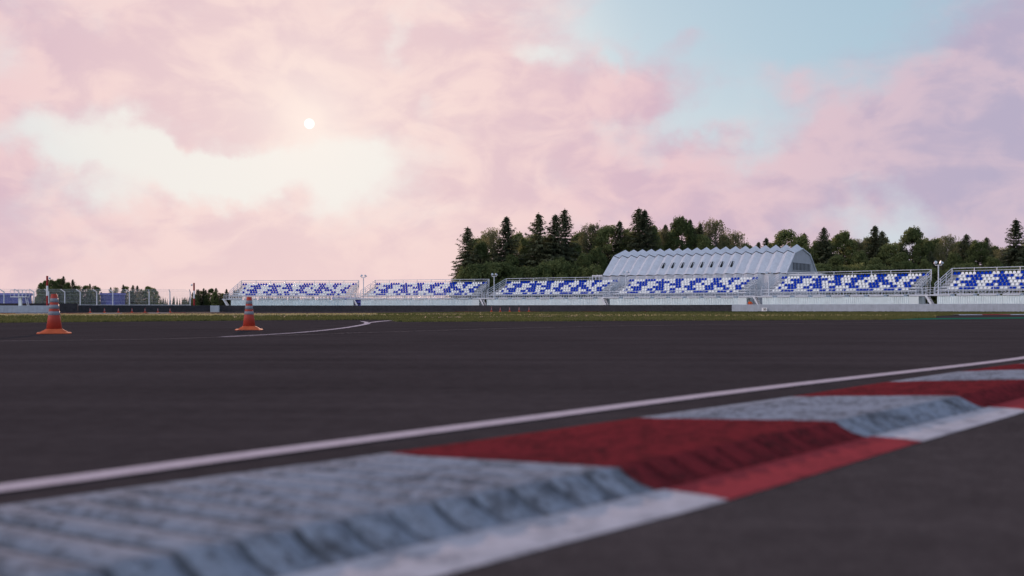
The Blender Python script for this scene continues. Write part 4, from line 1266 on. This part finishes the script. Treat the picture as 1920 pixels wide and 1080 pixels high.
# warp the direction with turbulent noise so the cloud edges billow
nw1 = T.vm('SUBTRACT', T.noise(dirv, 7.0, 4, 0.5, color=True), (0.5, 0.5, 0.5))
nw2 = T.vm('SUBTRACT', T.noise(dirv, 24.0, 5, 0.55, color=True), (0.5, 0.5, 0.5))
wv = T.vm('ADD', T.vm('ADD', dirv, T.vm('SCALE', nw1, scale=0.14)), T.vm('SCALE', nw2, scale=0.05))
AZ, EL = azel(T.vm('NORMALIZE', wv))
def PA(px, py):
    a = math.atan2(px - 960, F); return a * DEG, math.atan((HOR - py) / F * math.cos(a)) * DEG
def blob(px, py, wx, wy, amp, rot=0.0):
    a0, e0 = PA(px, py); sa = wx / F * DEG; se = wy / F * DEG
    da = T.m('SUBTRACT', AZ, a0); de = T.m('SUBTRACT', EL, e0)
    if rot:
        c = math.cos(rot); s = math.sin(rot)
        da, de = T.m('ADD', T.m('MULTIPLY', da, c), T.m('MULTIPLY', de, s)), T.m('SUBTRACT', T.m('MULTIPLY', de, c), T.m('MULTIPLY', da, s))
    q = T.m('ADD', T.m('POWER', T.m('ABSOLUTE', T.m('DIVIDE', da, sa)), 2.0), T.m('POWER', T.m('ABSOLUTE', T.m('DIVIDE', de, se)), 2.0))
    return T.m('MULTIPLY', T.m('EXPONENT', T.m('MULTIPLY', q, -1.0)), amp)
def total(lst):
    acc = None
    for b in lst:
        v = blob(*b); acc = v if acc is None else T.m('ADD', acc, v)
    return acc
CLEAR = [(250, 295, 230, 52, 1.6), (70, 225, 100, 34, 0.5), (560, 320, 170, 52, 1.2), (660, 375, 70, 55, 0.75), (205, 370, 60, 32, 0.6),
         (1500, 10, 310, 100, 1.25), (1430, 180, 150, 85, 0.95), (1280, 255, 110, 30, 0.75, 0.2), (1440, 265, 80, 40, 0.5), (1150, 40, 170, 50, 0.6),
         (990, 115, 40, 22, 0.6), (1130, 135, 35, 26, 0.8), (745, 60, 30, 50, 0.55), (15, 100, 70, 50, 0.5), (775, 190, 30, 50, 0.5),
         (1720, 365, 90, 60, 0.65), (1640, 415, 130, 35, 0.55), (1560, -250, 800, 170, 1.2), (430, 420, 40, 60, 0.3),
         (1880, 260, 230, 110, -1.0), (1880, 90, 100, 90, -0.6), (1490, 150, 60, 45, -0.75), (1330, 90, 60, 30, -0.45), (1380, 20, 70, 30, -0.35), (1660, 130, 130, 60, 0.45), (330, 250, 50, 22, -0.5), (150, 330, 60, 22, -0.4), (480, 270, 60, 20, -0.45), (580, 140, 220, 60, -0.4), (20, 290, 60, 35, -0.9), (1190, 190, 110, 50, -0.5), (1560, 300, 110, 50, -0.4),
         (960, 200, 90, 120, -0.3), (300, 130, 200, 60, -0.35), (450, 390, 80, 25, -0.4)]
clear = total(CLEAR)
big = T.noise(T.mapping(dirv, (1, 1, 2.0)), 4.5, 8, 0.62)
fin = T.noise(T.mapping(dirv, (1, 1, 1.6)), 22.0, 6, 0.62)
clear = T.m('ADD', clear, T.m('MULTIPLY', T.m('SUBTRACT', big, 0.5), 1.5))
clear = T.m('ADD', clear, T.m('MULTIPLY', T.m('SUBTRACT', fin, 0.5), 0.7))
clear = T.sstep(clear, -0.05, 1.15)
cosang = T.vm('DOT_PRODUCT', dirv, tuple(sun_dir))
ang = T.m('MULTIPLY', T.m('ARCCOSINE', T.m('MINIMUM', cosang, 1.0)), DEG)
glow = T.m('EXPONENT', T.m('MULTIPLY', T.m('POWER', T.m('DIVIDE', ang, 9.0), 2.0), -1.0))
K = 10.0
def k(c): return tuple(x * K for x in c)
def ramp3(a, b, c):
    q = T.mix(T.sstep(ang, 38.0, 16.0), k(a), k(b))
    return T.mix(T.sstep(ang, 21.0, 6.0), q, k(c))
dk = ramp3((0.48, 0.425, 0.565), (0.68, 0.485, 0.575), (0.80, 0.585, 0.615))
lt = ramp3((0.63, 0.505, 0.60), (0.83, 0.59, 0.62), (0.93, 0.705, 0.672))
d1 = T.noise(T.mapping(dirv, (1, 1, 1.9)), 10.0, 6, 0.52, 0.7)
d2 = T.noise(T.mapping(dirv, (1, 1, 1.6)), 24.0, 4, 0.5, 0.9)
shade = T.m('ADD', T.m('MULTIPLY', d1, 0.75), T.m('MULTIPLY', d2, 0.32))
cloud = T.mix(T.sstep(shade, 0.42, 0.64), dk, lt)
low = T.sstep(EL, 6.5, 0.5)
cloud = T.mix(T.m('MULTIPLY', T.m('EXPONENT', T.m('MULTIPLY', T.m('DIVIDE', ang, 3.5), -1.0)), 0.6), cloud, k((1.0, 0.86, 0.78)))
cloud = T.mix(T.m('MULTIPLY', T.m('MULTIPLY', low, 0.7), T.sstep(ang, 26.0, 12.0)), cloud, k((0.90, 0.67, 0.645)))
skyb = T.mix(0.25, k((0.42, 0.60, 0.73)), T.vm('MULTIPLY', sky.outputs[0], (0.9, 0.9, 1.0)))
skyb = T.mix(T.sstep(EL, 13.5, 5.0), skyb, k((0.64, 0.70, 0.75)))
clr = T.mix(T.sstep(ang, 19.0, 8.5), skyb, k((0.88, 0.845, 0.80)))
clr = T.mix(T.m('MULTIPLY', glow, 0.6), clr, k((0.95, 0.90, 0.84)))
col = T.mix(clear, cloud, clr)
halo = T.m('EXPONENT', T.m('MULTIPLY', T.m('DIVIDE', ang, 2.2), -1.0))
col = T.mix(T.m('MULTIPLY', halo, 0.55), col, k((1.05, 0.92, 0.83)))
disc = T.sstep(ang, 0.30, 0.22)
col = T.mix(T.m('MULTIPLY', disc, 0.85), col, k((1.6, 1.55, 1.45)))
# overhead the cover thins to dusk blue; the unseen sky behind the camera is brightened as fill, most at left
sepd = T.n('ShaderNodeSeparateXYZ'); T.put(sepd.inputs[0], dirv)
fill_sky = T.mix(T.sstep(sepd.outputs[0], -0.1, 0.7), T.mix(T.sstep(sepd.outputs[0], -0.8, -0.35), k(FILL_L), k(FILL_M)), k(FILL_R))
fill_sky = T.mix(T.m('MULTIPLY', T.sstep(big, 0.4, 0.65), 0.25), fill_sky, k((0.8, 0.7, 0.8)))
col = T.mix(T.sstep(sepd.outputs[1], 0.45, -0.25), col, fill_sky)
col = T.mix(T.sstep(sepd.outputs[2], 0.34, 0.8), col, k(ZEN))
T.put(bg.inputs[0], col)
bg.inputs[1].default_value = 0.1

sl = bpy.data.lights.new('sun', 'SUN'); sl.energy = 4.6; sl.angle = R(0.6); sl.color = (1.0, 0.62, 0.48)
so = bpy.data.objects.new('sun', sl); COL.objects.link(so)
so.rotation_euler = (-sun_dir).to_track_quat('-Z', 'Y').to_euler()

# ------------------------------------------------------------------ camera and render
cam = bpy.data.cameras.new('camera'); co = bpy.data.objects.new('camera', cam); COL.objects.link(co)
co.location = (0, 0, CAMH); co.rotation_euler = (R(90), 0, 0)
cam.sensor_width = 36; cam.lens = 36.0; cam.shift_y = (HOR - 540) / F
cam.clip_start = 0.05; cam.clip_end = 8000
cam.dof.use_dof = True; cam.dof.focus_distance = 170.0; cam.dof.aperture_fstop = 1.8
S.camera = co
S.render.resolution_x = 1024; S.render.resolution_y = 576
S.view_settings.view_transform = 'Standard'; S.view_settings.look = 'None'; S.view_settings.exposure = 0.0; S.view_settings.gamma = 1.0
S.render.engine = 'CYCLES'
S.cycles.use_denoising = True
S.cycles.max_bounces = 6
S.cycles.sample_clamp_indirect = 4.0
